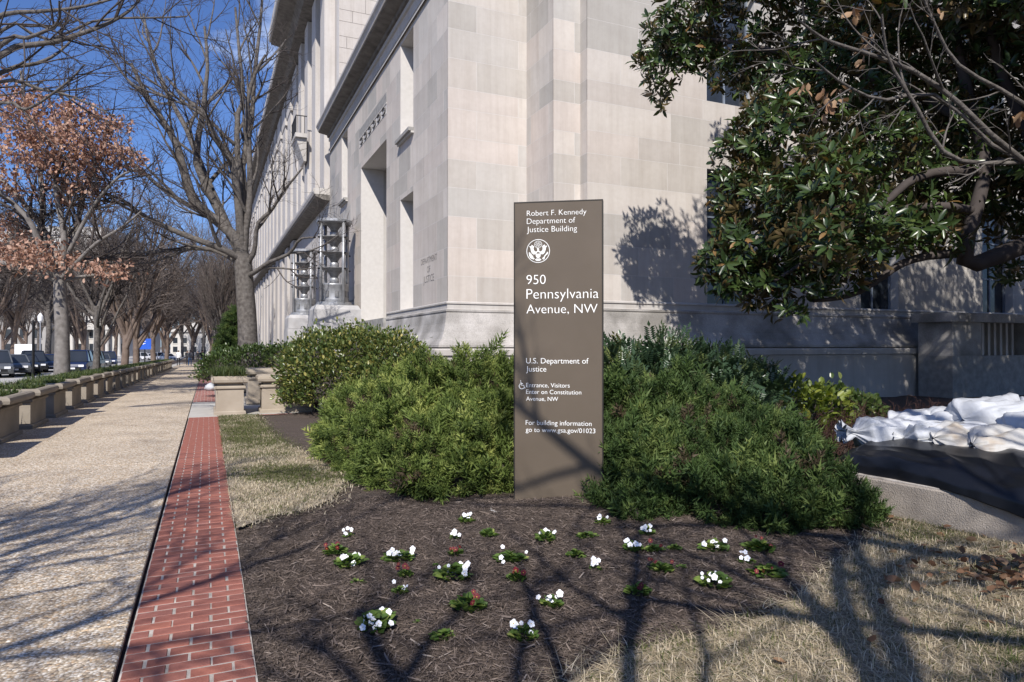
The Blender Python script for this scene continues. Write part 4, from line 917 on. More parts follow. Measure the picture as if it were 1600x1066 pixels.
def fn3(P): return np.sin(P[:, 0] * 6.1 + 1.9 * np.sin(P[:, 2] * 4.3)) * np.sin(P[:, 1] * 5.3 + 1.7 * np.sin(P[:, 0] * 3.7)) * .6 + np.sin(P[:, 2] * 9 + P[:, 0] * 3.1) * np.sin(P[:, 1] * 8.3 + P[:, 2] * 2) * .5
def lobes_surface(lobes, n, seed, zmin=-.25, rough=.0, lump=.0):
    """lobes: (Xc, Z, zc, rx, rdepth, rz); points over the outer surface of the union"""
    rg = np.random.default_rng(seed); C = np.array([tuple(W(l[0], l[1], l[2])) for l in lobes]); Rr = np.array([[l[3], l[4], l[5]] for l in lobes])
    ax = np.array([[CT, -ST, 0], [ST, CT, 0], [0, 0, 1]]); w = (Rr[:, 0] * Rr[:, 1] * Rr[:, 2]) ** (2 / 3); w /= w.sum()
    k = rg.choice(len(lobes), n * 3, p=w); d = randdir(rg, n * 3); ok = d[:, 2] > zmin; k, d = k[ok], d[ok]
    f = rg.uniform(.72, 1.04, len(k)) + rough * np.abs(rg.normal(0, 1, len(k))); f = f * (1 + lump * fn3(C[k] + (d * Rr[k]) @ ax)); P = C[k] + (d * f[:, None] * Rr[k]) @ ax; N = nrm((d / Rr[k]) @ ax)
    keep = np.ones(len(P), bool)
    for i in range(len(lobes)):
        q = ((P - C[i]) @ ax.T) / Rr[i]; keep &= ~((np.sum(q * q, 1) < .62) & (k != i))
    keep &= P[:, 2] > .02
    P, N = P[keep][:n], N[keep][:n]
    return P, N, rg
def blob_core(b, lobes, s, base):  # solid dark lumps added inside so gaps in the foliage read dark
    for l in lobes:
        n, m = 10, 6; rings = []
        for i in range(m):
            t = -.35 + (math.pi / 2 + .3) * i / (m - 1); rings.append([W(l[0], l[1], l[2]) - base + W(l[3] * s * math.cos(t) * math.cos(2 * math.pi * j / n), l[4] * s * math.cos(t) * math.sin(2 * math.pi * j / n), l[5] * s * math.sin(t)) for j in range(n)])
        b.rings(rings)
JL = []
def juniper(name, lobes, n, seed, mat, label, size=.26, group=None):
    base = W(sum(l[0] for l in lobes) / len(lobes), sum(l[1] for l in lobes) / len(lobes)); t = empty(name, base); tag(t, label, 'shrub', group)
    P, N, rg = lobes_surface(lobes, n, seed, lump=.24, rough=.06); d = nrm(N * 1.0 + np.array([0, 0, .45]) + rg.normal(size=P.shape) * .38)
    # slow patches of lighter and darker growth, from plant to plant
    pt = .36 + .26 * fn3(P * .8 + 3) + rg.normal(0, .2, len(P)); pt = np.where((fn3(P * .9 + 7) > .62) & (rg.uniform(size=len(P)) < .6), -.3, np.clip(pt, .08, 1))
    V, FA, ti = scatter(PLV, PLF, P - np.array(base) - d * size * .3, frames(d, rg.normal(size=P.shape) + np.array([0, 0, 1.2])), size * rg.uniform(.6, 1.2, len(P)) * np.where(rg.uniform(size=len(P)) < .10, 1.7, 1), pt, .42)
    link('foliage', np_mesh('foliage', V, FA, mat, ti), None, t)
    b = MB(); blob_core(b, lobes, .62, base); b.build('branches', M['twig'], t)  # only the added dark lumps, no modelled branches
    JL.append(P[::max(1, len(P) // 45)] + N[::max(1, len(P) // 45)] * .03)
    return t
juniper('juniper_shrub', [(-.40, 8.0, .15, .62, .75, .72), (-.95, 7.95, .12, .62, .7, .62), (-1.35, 8.6, .2, .6, .8, .85), (-.35, 9.0, .3, .75, .8, 1.05), (-.95, 9.3, .3, .8, .8, 1.02), (-1.65, 9.6, .25, .75, .8, .88), (-2.25, 9.9, .2, .55, .6, .72), (-.10, 8.2, .2, .42, .6, .75), (-.7, 7.55, .1, .5, .42, .42), (-1.25, 7.95, .1, .4, .5, .45), (-1.85, 8.95, .15, .45, .5, .65), (-.1, 7.6, .1, .3, .4, .4)], 7000, 3, M['juniper'], 'wide feathery green juniper filling the bed left of the sign', .225, 'spreading junipers either side of the sign')
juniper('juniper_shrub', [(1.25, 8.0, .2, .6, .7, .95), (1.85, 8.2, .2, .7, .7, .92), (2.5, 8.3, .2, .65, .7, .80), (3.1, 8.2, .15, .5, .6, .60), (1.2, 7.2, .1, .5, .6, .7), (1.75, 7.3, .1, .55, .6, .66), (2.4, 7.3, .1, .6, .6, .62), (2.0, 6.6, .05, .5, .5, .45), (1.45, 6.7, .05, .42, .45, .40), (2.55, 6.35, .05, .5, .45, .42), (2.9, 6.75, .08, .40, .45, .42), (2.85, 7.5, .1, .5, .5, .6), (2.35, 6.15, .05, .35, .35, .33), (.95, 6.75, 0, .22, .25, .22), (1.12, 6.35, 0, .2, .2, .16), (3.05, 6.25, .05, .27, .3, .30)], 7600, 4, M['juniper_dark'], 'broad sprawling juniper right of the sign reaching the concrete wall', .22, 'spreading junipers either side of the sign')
# ---------------------------------------------------------------- broadleaf shrubs
def pinnate(n=6, fold=.25):
    V, Fs = [], []
    for k in range(n):
        y = .18 + .72 * k / n
        for s in (-1, 1):
            b = len(V); L = .30; V.extend([(0, y, 0), (s * L * .5, y + .02, .05), (s * L, y + .16, -.02), (s * L * .5, y + .17, .05)]); Fs.extend([(b, b + 1, b + 2), (b, b + 2, b + 3)])
    b = len(V); V.extend([(0, .9, 0), (-.09, 1.05, .02), (0, 1.25, -.04), (.09, 1.05, .02)]); Fs.extend([(b, b + 3, b + 2), (b, b + 2, b + 1)])
    return np.array(V, float), np.array(Fs)
PNV, PNF = pinnate()
def shrub(name, lobes, n, seed, mat, label, size, tmpl=(LEAF, LEAFF), upw=.5, core=.6, cat='shrub', group=None, tint=(0, 1), stems=None):
    base = W(sum(l[0] for l in lobes) / len(lobes), sum(l[1] for l in lobes) / len(lobes)); t = empty(name, base); tag(t, label, cat, group)
    P, N, rg = lobes_surface(lobes, n, seed, rough=.11, lump=.12); d = nrm(N + np.array([0, 0, upw]) + rg.normal(size=P.shape) * .6)
    V, FA, ti = scatter(tmpl[0], tmpl[1], P - np.array(base), frames(d, rg.normal(size=P.shape) * .7 + np.array([0, 0, 1.4])), size * rg.uniform(.6, 1.3, len(P)), np.clip(rg.beta(2, 2.4, len(P)) * (tint[1] - tint[0]) + tint[0], 0, 1))
    link('foliage', np_mesh('foliage', V, FA, mat, ti), None, t)
    b = MB()
    if core: blob_core(b, lobes, core, base)
    for k in range(9):
        l = lobes[k % len(lobes)]; b.tube([W(l[0] + random.uniform(-.2, .2), l[1], 0) - base, W(l[0] + random.uniform(-.5, .5) * l[3], l[1], l[2] + l[5] * .7) - base], [.02, .008], 5)
    b.build('branches', M['twig'], t); return t
HL = [(-4.6, 16.6, .9, .95, 1.0, 1.0), (-3.7, 16.4, .95, 1.0, 1.0, 1.05), (-2.8, 16.2, .9, .8, 1.0, .95), (-4.9, 16.4, .4, .6, .8, .6), (-4.0, 15.9, .5, 1.0, .8, .8), (-3.0, 15.6, .5, .9, .8, .8), (-2.3, 15.8, .6, .5, .8, .9)]
shrub('holly_shrub', HL, 17000, 12, M['holly'], 'rounded sunlit holly shrub with yellowing leaves beside the tan planters', .085, group=None, tint=(.2, 1))
shrub('grape_holly_shrub', [(1.6, 9.9, .8, .55, .6, .72), (2.3, 10.0, .8, .6, .6, .74), (3.0, 10.2, .7, .6, .6, .68), (3.6, 10.4, .6, .5, .6, .6), (1.9, 9.5, .5, .6, .5, .7), (2.9, 9.6, .4, .7, .5, .65)], 2300, 15, M['mahonia'], 'spiky-leaved dark shrub behind the right juniper, against the shaded wall', .24, (PNV, PNF), .5, .55)
shrub('yellow_leaf_shrub', [(4.25, 10.2, .45, .42, .4, .62), (4.7, 10.4, .45, .4, .4, .5)], 520, 16, M['yellowgreen'], 'bright yellow-green leafy shrub behind the right juniper', .13, upw=.3, core=.3)
shrub('leafy_shrub', [(5.1, 10.8, .4, .45, .4, .5), (5.55, 10.9, .38, .35, .4, .42)], 700, 17, M['holly'], 'low mid-green shrub right of the yellow-green one', .11, core=.4, tint=(0, .75))
shrub('clipped_hedge', [(-7.9, 21.2, .95, .9, .8, .62), (-7.0, 21.2, .98, .9, .8, .62), (-8.9, 21.6, .85, .7, .8, .62), (-6.3, 21.0, .98, .8, .8, .62), (-9.4, 21.9, .7, .6, .8, .6)], 7000, 18, M['holly'], 'dark green clipped hedge behind the tan planters', .09, core=.8, cat='hedge', tint=(0, .62))
shrub('evergreen_tree', [(-14.2, 34.6, .9, .65, .8, .9), (-14.2, 34.8, 1.7, .58, .7, .8), (-14.1, 34.8, 2.4, .45, .5, .7), (-14.4, 34.4, .5, .5, .6, .6), (-14.0, 34.6, 2.9, .28, .3, .5)], 1300, 19, M['juniper_dark'], 'dark evergreen bush standing left of the large bare trunk', .42, (PLV, PLF), .3, .75, cat='evergreen')
# thicket of bare dark red twigs
random.seed(61); rt = [[] for _ in range(3)]; tcfg = dict(seg=[5, 4, 3], end=[.5, .5, .5], wander=[.22, .3, .3], up=[.05, .03, 0], n=[5, 3], L=[.55, .3, .18], r=[.007, .005, .004], start=[.2, .2], ang=[45, 45], rmin=.003)
tb = W(5.0, 9.4)
for k in range(130):
    p = W(random.uniform(3.9, 6.6), random.uniform(8.9, 10.0)) - tb; grow(rt, p, (Vector((random.uniform(-.5, .5), random.uniform(-.5, .5), 1))).normalized(), random.uniform(.4, .75), .007, 0, tcfg)
V1, F1 = tubes_np(rt[0] + rt[1], 3); V2, F2 = tubes_np(rt[2], 3); V, FA, _ = merge([(V1, F1, None), (V2, F2, None)])
o = link('twig_thicket', np_mesh('twig_thicket', V, FA, M['redtwig'])); o.location = tb; tag(o, 'tangle of bare dark red twigs behind the white sacks', 'shrub', kind='stuff')

# ---------------------------------------------------------------- magnolia over the side wall
mgb = W(10.2, 11.0); mg = empty('magnolia_tree', mgb); tag(mg, 'dense glossy dark green magnolia overhanging the side wall at right', 'tree')
random.seed(71)
mtr = MB()
def mlimb(b, px, Z, r0, r1, n=12):
    pts = smooth_path([D(a, c, z) - mgb for (a, c), z in zip(px, Z)], n); b.tube(pts, [r0 + (r1 - r0) * i / n for i in range(n + 1)], 9)
mtr.tube(smooth_path([Vector((0, 0, -.1)), Vector((-.1, 0, 1.2)), Vector((-.3, .1, 2.4)), Vector((-.2, 0, 4.5)), Vector((0, 0, 7.5))], 12), [.42, .36, .33, .32, .31, .3, .28, .26, .24, .21, .18, .14, .1], 12)
mtr.build('trunk', M['twig'], mg, True)
for px, Z, r0, r1 in [([(1760, 380), (1650, 372), (1590, 388), (1540, 408), (1510, 412), (1512, 370), (1528, 320), (1540, 262), (1530, 200), (1505, 110), (1490, 20)], [11, 11, 11, 10.9, 10.8, 10.8, 10.8, 10.9, 11, 11.2, 11.4], .19, .07), ([(1536, 268), (1470, 268), (1420, 285), (1380, 320), (1330, 345), (1280, 360)], [10.9, 10.7, 10.4, 10.2, 10, 9.8], .10, .03), ([(1524, 330), (1470, 322), (1400, 330), (1330, 372), (1270, 402), (1210, 440)], [10.8, 10.6, 10.4, 10.3, 10.3, 10.4], .09, .025), ([(1512, 395), (1450, 400), (1410, 412), (1380, 432), (1345, 455), (1310, 466), (1270, 470)], [10.8, 10.6, 10.5, 10.4, 10.4, 10.5, 10.6], .085, .03),
                      ([(1530, 200), (1440, 150), (1330, 110), (1220, 80), (1120, 60), (1040, 60)], [11, 11.6, 12.2, 12.8, 13.4, 13.9], .10, .02), ([(1650, 300), (1600, 190), (1560, 90), (1540, -20)], [11, 11, 11, 11], .12, .06), ([(1540, 262), (1600, 230), (1680, 200)], [10.9, 11, 11], .06, .05)]:
    b = MB(); mlimb(b, px, Z, r0 * .85, r1); b.build('limb', M['twig'], mg, True)  # dark twig bark on the limbs stands in for shade from nearby crowns
ML = np.array([(0, 0, 0), (-.155, .36, .045), (.155, .36, .045), (0, .52, -.015), (-.14, .70, .03), (.14, .70, .03), (0, 1, -.10)], float)
MLF = np.array([(0, 2, 3), (0, 3, 1), (1, 3, 4), (3, 2, 5), (3, 5, 6), (3, 6, 4)])
rgm = np.random.default_rng(5); LP, LD, LN = [], [], []
axc = np.array([[CT, -ST, 0], [ST, CT, 0], [0, 0, 1]])
for px, py, Z, rx, ry, rd, n in [(1065, 45, 13.9, 62, 52, .8, 190), (1030, 95, 14, 34, 34, .5, 75), (1032, 140, 14, 16, 24, .3, 26), (1150, 45, 13.6, 70, 70, 1, 230), (1085, 85, 13.8, 40, 32, .6, 80), (1250, 50, 13.2, 90, 85, 1.2, 330), (1160, 110, 13.4, 45, 30, .6, 90), (1235, 140, 12.8, 70, 50, .9, 200),
                                 (1170, 240, 12.2, 42, 52, .8, 130), (1215, 205, 12, 60, 55, .9, 170), (1180, 320, 11.6, 48, 55, .8, 170), (1140, 300, 11.8, 26, 40, .5, 60), (1132, 420, 11.2, 36, 36, .5, 90), (1182, 440, 11, 52, 34, .6, 130), (1165, 375, 11.2, 45, 35, .6, 100), (1245, 390, 10.6, 56, 52, .7, 150), (1285, 330, 9.9, 62, 66, .8, 190), (1262, 300, 10.6, 70, 70, .9, 220), (1272, 365, 8.4, 40, 28, .4, 34), (1310, 400, 8.2, 30, 24, .3, 22), (1232, 490, 10.6, 22, 14, .3, 22), (1255, 440, 10.6, 45, 22, .5, 60), (1320, 430, 10.2, 36, 26, .4, 50), (1350, 370, 10, 50, 45, .6, 110), (1410, 350, 10.6, 60, 42, .8, 120), (1460, 375, 10.8, 40, 24, .5, 45),
                                 (1350, 250, 11.2, 80, 70, 1, 240), (1340, 130, 12.2, 90, 90, 1.2, 330), (1440, 230, 11.5, 85, 75, 1, 220), (1440, 90, 12, 100, 100, 1.3, 360), (1540, 120, 11.6, 90, 120, 1.3, 330), (1580, 270, 11.4, 60, 70, 1, 160), (1620, 60, 11.5, 80, 120, 1.2, 180), (1660, 300, 11.2, 60, 110, 1, 140),
                                 (1200, -60, 13, 130, 70, 1.4, 260), (1380, -90, 12.4, 150, 90, 1.5, 330), (1560, -90, 11.8, 140, 100, 1.5, 300), (1100, -40, 13.6, 60, 40, .8, 70), (1500, -240, 12, 160, 100, 1.6, 200), (1330, -220, 12.6, 120, 80, 1.5, 140), (1480, 310, 11.6, 60, 40, .8, 90), (1740, 100, 11.3, 90, 200, 1.4, 220), (1570, 330, 12.2, 55, 55, .8, 120), (1500, 215, 12.6, 90, 60, 1, 200), (1470, 320, 12.4, 60, 45, .8, 100), (1590, 430, 12.4, 30, 25, .5, 30), (1330, 60, 15.2, 90, 90, 1.0, 260), (1450, 150, 15.6, 100, 110, 1.0, 300), (1560, 60, 15.8, 100, 120, 1.0, 320), (1600, 220, 15.4, 80, 80, .9, 180), (1300, 190, 14.8, 60, 50, .8, 120), (1500, -120, 15.6, 160, 100, 1.1, 320), (1300, -120, 15, 120, 90, 1.1, 240), (1700, 0, 15.5, 100, 160, 1.1, 260),
                                 (1250, -170, 11.5, 130, 90, 1.5, 260), (1420, -250, 10.5, 170, 120, 1.6, 420), (1620, -230, 10.5, 170, 140, 1.7, 420), (1320, -340, 11, 150, 120, 1.6, 320), (1520, -400, 10.5, 190, 140, 1.8, 420), (1760, -260, 10.5, 160, 200, 1.8, 380), (1700, -470, 10.8, 190, 140, 1.8, 340), (1420, -500, 11, 160, 110, 1.6, 240), (1900, -100, 10.8, 150, 260, 1.8, 380), (1880, -400, 11, 160, 180, 1.8, 260), (1560, -60, 9.8, 140, 80, 1.0, 220), (1420, -60, 10.2, 130, 70, 1.0, 200), (1700, -60, 9.6, 130, 110, 1.2, 220)]:
    n = int(n * .66); q = randdir(rgm, n) * (rgm.uniform(0, 1, n) ** .33)[:, None] * 1.06; c = np.array(D(px, py, Z))
    P = c + (q * np.array([rx / F * Z, rd, ry / F * Z])) @ axc; out = nrm(q @ axc + np.array([0, 0, .45]) + rgm.normal(size=(n, 3)) * .5)
    for i in range(n):
        k = 8; a = rgm.uniform(0, 6.28) + np.arange(k) * 2.4; ax0 = out[i]; u_ = np.cross(ax0, rgm.normal(size=3)); u_ /= np.linalg.norm(u_); v_ = np.cross(ax0, u_)
        el = rgm.uniform(.15, .9, k); dv = np.cos(a)[:, None] * u_ * np.cos(el)[:, None] + np.sin(a)[:, None] * v_ * np.cos(el)[:, None] + ax0 * np.sin(el)[:, None]
        LP.append(P[i] + dv * .02 + ax0 * np.arange(k)[:, None] * .006); LD.append(dv); LN.append(np.repeat(ax0[None], k, 0) + rgm.normal(size=(k, 3)) * .15)
LP, LD, LN = np.concatenate(LP), np.concatenate(LD), np.concatenate(LN)
V, FA, ti = scatter(ML, MLF, LP - np.array(mgb), frames(LD, LN), .18 * rgm.uniform(.5, 1.35, len(LP)), np.clip(rgm.beta(2, 2, len(LP)) * .9 + (rgm.uniform(size=len(LP)) < .02) * 1.0, 0, 1))
link('leaves', np_mesh('leaves', V, FA, M['magnolia'], ti), None, mg)
for x, y, rz, sc_, lab in [(15.0, -.2, 0.0, 1.12, 'nearest behind the dry lawn'), (16.6, 6.4, 2.7, 1.05, 'between the other two added copies'), (21.8, 8.6, 3.7, 1.05, 'beyond the right edge beside the shaded wall')]:  # copies of the magnolia added out of view to shade wall and crown
    c = copy_tree(mg); c.location = (x, y, 0); c.rotation_euler.z = rz; c.scale = (sc_,) * 3; tag(c, 'unseen magnolia copy outside the picture, %s, shading the wall' % lab, 'tree', 'added magnolia copies right of the picture')
mm_ = M['magnolia']; mn, mlk = mm_.node_tree.nodes, mm_.node_tree.links; pb = mn['Principled BSDF']; srcc = pb.inputs['Base Color'].links[0].from_socket
gg = mn.new('ShaderNodeNewGeometry'); mxb = mn.new('ShaderNodeMixRGB'); mxb.inputs[2].default_value = (.13, .078, .04, 1); mth = mn.new('ShaderNodeMath'); mth.operation = 'MULTIPLY'; mth.inputs[1].default_value = .65
mlk.new(gg.outputs['Backfacing'], mth.inputs[0]); mlk.new(mth.outputs[0], mxb.inputs[0]); mlk.new(srcc, mxb.inputs[1]); mlk.new(mxb.outputs[0], pb.inputs['Base Color'])
# bare small tree in front of it with a few dead leaves
random.seed(81); bb_ = W(8.6, 8.6); brt = [[] for _ in range(4)]
bcfg = dict(seg=[8, 6, 5, 4], end=[.4, .35, .4, .5], wander=[.08, .16, .2, .25], up=[.02, .03, .03, 0], n=[9, 5, 4], L=[3, 1.0, .55, .3], r=[.035, .014, .008, .0055], start=[.1, .15, .1], ang=[40, 42, 42], rmin=.004)
brt[0].append((smooth_path([bb_, bb_ + Vector((0, 0, 1.5)), D(1720, 330, 8.5), D(1690, 200, 8.3)], 8), [.12, .11, .10, .095, .09, .085, .08, .07, .06]))
for px, r0 in [([(1700, 260), (1600, 250), (1500, 160), (1430, 110), (1350, 80), (1290, 60), (1250, 30)], .035), ([(1700, 240), (1560, 255), (1480, 240), (1430, 160), (1390, 90), (1380, 20)], .03), ([(1700, 250), (1580, 245), (1470, 150), (1380, 155), (1320, 130), (1270, 90)], .025), ([(1700, 250), (1600, 160), (1500, 100), (1460, 30), (1440, -20)], .026)]:
    pts = smooth_path([D(a, c, 8.3 - .2 * i) for i, (a, c) in enumerate(px)], 12); rad = [r0 * (1 - .75 * i / 12) + .004 for i in range(13)]
    brt[0].append((pts, rad)); L = sum((pts[i + 1] - pts[i]).length for i in range(12)); c = dict(bcfg); c['n'] = [int(1.5 * L), 3, 2]; spawn(brt, pts, rad, L, 0, c)
for lv in range(4): brt[lv] = [([p - bb_ for p in pts], rad) for pts, rad in brt[lv]]
t1, t2 = tree_meshes(brt, 1, M['bark'], M['bark'], (7, 5, 3, 3))
bt = tree_thing('bare_tree', bb_, t1, t2, 'pale thin bare branches with a few dead leaves in front of the magnolia')
bl_ = [(D(px, py, 7.9) - bb_, (rx / F * 8, .15, ry / F * 8), n) for px, py, rx, ry, n in [(1300, 152, 26, 22, 18), (1330, 20, 10, 14, 8), (1355, 70, 10, 12, 7), (1352, 95, 8, 8, 4), (1262, 135, 14, 8, 6), (1470, 15, 6, 6, 3), (1590, 180, 10, 12, 6), (1290, 170, 14, 8, 6)]]
V, FA, t = leaf_cloud(bl_, .12, 88, droop=.8); link('leaves', np_mesh('leaves', V, FA, M['dryleaf'], np.clip(t * .5 + .5, 0, 1)), None, bt)
#@@SMALL
# ---------------------------------------------------------------- lawn, grass patch, mulch fibres
def inpoly(P, poly):
    x, y = P[:, 0], P[:, 1]; ins = np.zeros(len(P), bool); n = len(poly)
    for i in range(n):
        (x0, y0), (x1, y1) = poly[i], poly[(i + 1) % n]; c = ((y0 > y) != (y1 > y)) & (x < (x1 - x0) * (y - y0) / (y1 - y0 + 1e-12) + x0); ins ^= c
    return ins
lp = [G(px, py).xy for px, py in [(840, 1110), (905, 1062), (1000, 1020), (1060, 1004), (1130, 990), (1185, 972), (1220, 955), (1262, 925), (1310, 885), (1352, 852), (1400, 822)]]
lawn = [tuple(p) for p in lp] + [tuple(W(3.55, 6.3).xy), tuple(W(5.2, 5.6).xy), tuple(W(6.0, 2.2).xy), tuple(W(-.1, 2.2).xy)]
b = MB(); b.v = [(x, y, .030) for x, y in lawn]; b.f = [tuple(range(len(lawn)))]; b.m = [0]
M['lawn_soil'] = pm('thatch', (.20, .16, .115), (.36, .295, .22), 22, .95, .6, 60)
tag(b.build('lawn', M['lawn_soil']), kind='structure')
patch = [(.228, 6.35), (.55, 6.7), (.85, 6.8), (1.15, 7.15), (1.42, 8.0), (1.48, 8.9), (1.3, 10.3), (1.08, 12.2), (1.02, 14.5), (.98, 16.75), (.228, 16.75)]
b = MB(); b.v = [(x, y, .032) for x, y in patch]; b.f = [tuple(range(len(patch)))]; b.m = [0]; tag(b.build('grass_patch', M['lawn_soil']), kind='structure')
def sampler(poly, bb, soft=.06):
    def f(rg, n):
        P = np.stack([rg.uniform(bb[0], bb[1], n), rg.uniform(bb[2], bb[3], n)], -1); return P[inpoly(P + rg.normal(0, soft, P.shape), poly)]
    return f
def fn(P, a, b_, c): return np.sin(P[:, 0] * a + 1.7 * np.sin(P[:, 1] * b_)) * np.cos(P[:, 1] * c + 1.3 * np.sin(P[:, 0] * a * .7))
lt = lambda P, rg: np.clip(.62 + .20 * rg.normal(size=len(P)) - .30 * np.clip(fn(P, 2.3, 1.9, 3.1) + .2, 0, 1) * rg.uniform(0, 1.9, len(P)) - .5 * (rg.uniform(size=len(P)) < .06), 0, 1)
lx = [p[0] for p in lawn]; ly = [p[1] for p in lawn]
V, FA, t = blades(130000, sampler(lawn, (min(lx), max(lx), min(ly), max(ly))), .046, 41, 2.4, .0055, lt, .028, .5, 1.4)
tag(link('dry_grass', np_mesh('dry_grass', V, FA, M['grass'], t)), 'straw-coloured dormant grass of the lawn at lower right', 'grass', kind='stuff')
def pt_(P, rg):
    g = .08 + 1.6 * np.exp(-(((P[:, 0] - .85) / .5) ** 2 + ((P[:, 1] - 8.9) / .6) ** 2)) + .9 * np.exp(-(((P[:, 0] - 1.2) / .3) ** 2 + ((P[:, 1] - 8.2) / .4) ** 2)) + .8 * np.clip((P[:, 1] - 10.2) / 1.6, 0, 1) + .55 * np.exp(-(((P[:, 0] - .7) / .35) ** 2 + ((P[:, 1] - 10.3) / .5) ** 2)) + .3 * fn(P, 5, 3, 4)
    return np.where(rg.uniform(size=len(P)) < g, rg.uniform(.05, .34, len(P)), np.clip(.72 + .16 * rg.normal(size=len(P)), 0, 1))
V, FA, t = blades(70000, sampler(patch, (.2, 1.75, 6.0, 16.8), .11), .034, 43, 1.6, .007, pt_, .03, .4, 1.0)
tag(link('patchy_grass', np_mesh('patchy_grass', V, FA, M['grass'], t)), 'patchy straw and green grass beside the brick strip', 'grass', kind='stuff')
def fibres(n, seed, near):
    rg = np.random.default_rng(seed)
    Z = rg.uniform(2.6, 7.2, n * 2) if near else rg.uniform(6.8, 13, n * 2); xc = rg.uniform(-.62, .78, n * 2) * Z
    P = np.stack([xc * CT + Z * ST, -xc * ST + Z * CT], -1); ok = (P[:, 0] > .24) & ~inpoly(P, lawn) & ~inpoly(P, patch) & (P[:, 1] < 16.5); P = P[ok][:n]; n = len(P)
    a = rg.uniform(0, np.pi, n); d = np.stack([np.cos(a), np.sin(a), rg.normal(0, .22, n)], -1)
    T = np.array([(-.45, 0, 0), (.5, .06, 0), (.3, 1, .05), (-.35, .9, .03)]) - np.array([0, .5, 0]); T[:, 0] *= .115
    Q = np.array([(0, 1, 2), (0, 2, 3)])
    return scatter(T, Q, np.concatenate([P, (bedz(P[:, 0], P[:, 1]) + rg.uniform(.0, .014, n))[:, None]], 1), frames(d, np.array([0, 0, 1.]) + rg.normal(0, .35, (n, 3))), rg.gamma(2.2, .011, n) + .008, rg.beta(2.0, 2.3, n))
V, FA, t = merge([fibres(120000, 5, True), fibres(24000, 6, False)])
tag(link('bark_mulch', np_mesh('bark_mulch', V, FA, M['mulchfibre'], t)), 'loose shredded bark fibres covering the flower bed', 'mulch', kind='stuff')

# ---------------------------------------------------------------- pansies
def petal_flower(mat):
    b = MB()
    for a, L, w in ((90, 1, .62), (162, .95, .6), (18, .95, .6), (235, 1.0, .6), (305, 1.0, .6)):
        ca, sa = math.cos(R(a)), math.sin(R(a)); zz = .05 if a in (90,) else (.0 if a > 200 else .03)
        pts = [(0, 0, zz)] + [(ca * L * q - sa * w * s, sa * L * q + ca * w * s, zz + h) for q, s, h in ((.35, -.62, .05), (.8, -.8, .1), (1.08, -.3, .04), (1.1, .3, .02), (.8, .8, .1), (.35, .62, .05))]
        b.add(pts, [(0, i, i + 1) for i in range(1, 6)], 0)
    b.lathe([(.16, .06), (.10, .12), (.02, .13)], 8, m=1)
    return b.mesh('flower', [mat, M['petal_yellow']])
FW, FR = petal_flower(M['petal_white']), petal_flower(M['petal_red'])
def rosette(seed, n):
    rg = np.random.default_rng(seed); a = rg.uniform(0, 2 * np.pi, n); r = rg.uniform(0, 1, n) ** .6; P = np.stack([r * np.cos(a) * .8, r * np.sin(a) * .8, .18 + .5 * (1 - r) * rg.uniform(.5, 1, n)], -1)
    d = np.stack([np.cos(a), np.sin(a), rg.uniform(.1, .9, n)], -1); L2 = LEAF.copy(); L2[:, 0] *= 1.05
    V, FA, t = scatter(L2, LEAFF, P - d * .2, frames(d, rg.normal(0, .4, (n, 3)) + np.array([0, 0, 1])), rg.uniform(.35, .62, n), rg.beta(2, 2, n)); return np_mesh('leaves', V, FA, M['pansy_leaf'], t)
ROS = [rosette(k, 70) for k in range(4)]; ROSS = [rosette(10 + k, 20) for k in range(2)]
PANS = [(728, 820, 'w', 30, 2), (763, 844, 'g', 32, 0), (852, 846, 'w', 44, 4), (546, 839, 'w', 22, 3), (523, 864, 'r', 38, 2), (623, 872, 'w', 50, 6), (548, 885, 'w', 48, 5), (709, 846, 'w', 24, 2), (712, 866, 'r', 30, 2), (708, 901, 'w', 60, 7), (798, 878, 'w', 58, 3), (634, 899, 'r', 34, 2), (559, 912, 'g', 26, 0), (625, 929, 'g', 32, 1), (807, 905, 'r', 36, 1), (731, 953, 'r', 64, 4), (587, 980, 'w', 76, 8), (653, 971, 'g', 16, 0), (692, 998, 'g', 50, 0), (861, 944, 'w', 44, 5), (818, 1001, 'w', 48, 5), (682, 884, 'g', 18, 0),
        (941, 822, 'w', 30, 1), (917, 841, 'g', 34, 0), (900, 869, 'g', 34, 0), (929, 892, 'w', 26, 4), (1012, 833, 'w', 30, 4), (990, 862, 'w', 42, 5), (1021, 861, 'r', 30, 1), (1054, 858, 'g', 28, 0), (1032, 894, 'r', 44, 2), (1063, 890, 'g', 22, 0), (1116, 861, 'w', 44, 5), (1116, 912, 'w', 56, 8), (996, 932, 'r', 46, 1), (1186, 858, 'r', 56, 2), (1165, 882, 'w', 28, 2), (1199, 901, 'r', 50, 2)]
rows = [(0, 850, 'back row'), (850, 876, 'second row'), (876, 918, 'middle row'), (918, 962, 'fourth row'), (962, 1100, 'front row')]
rp_ = random.Random(5)
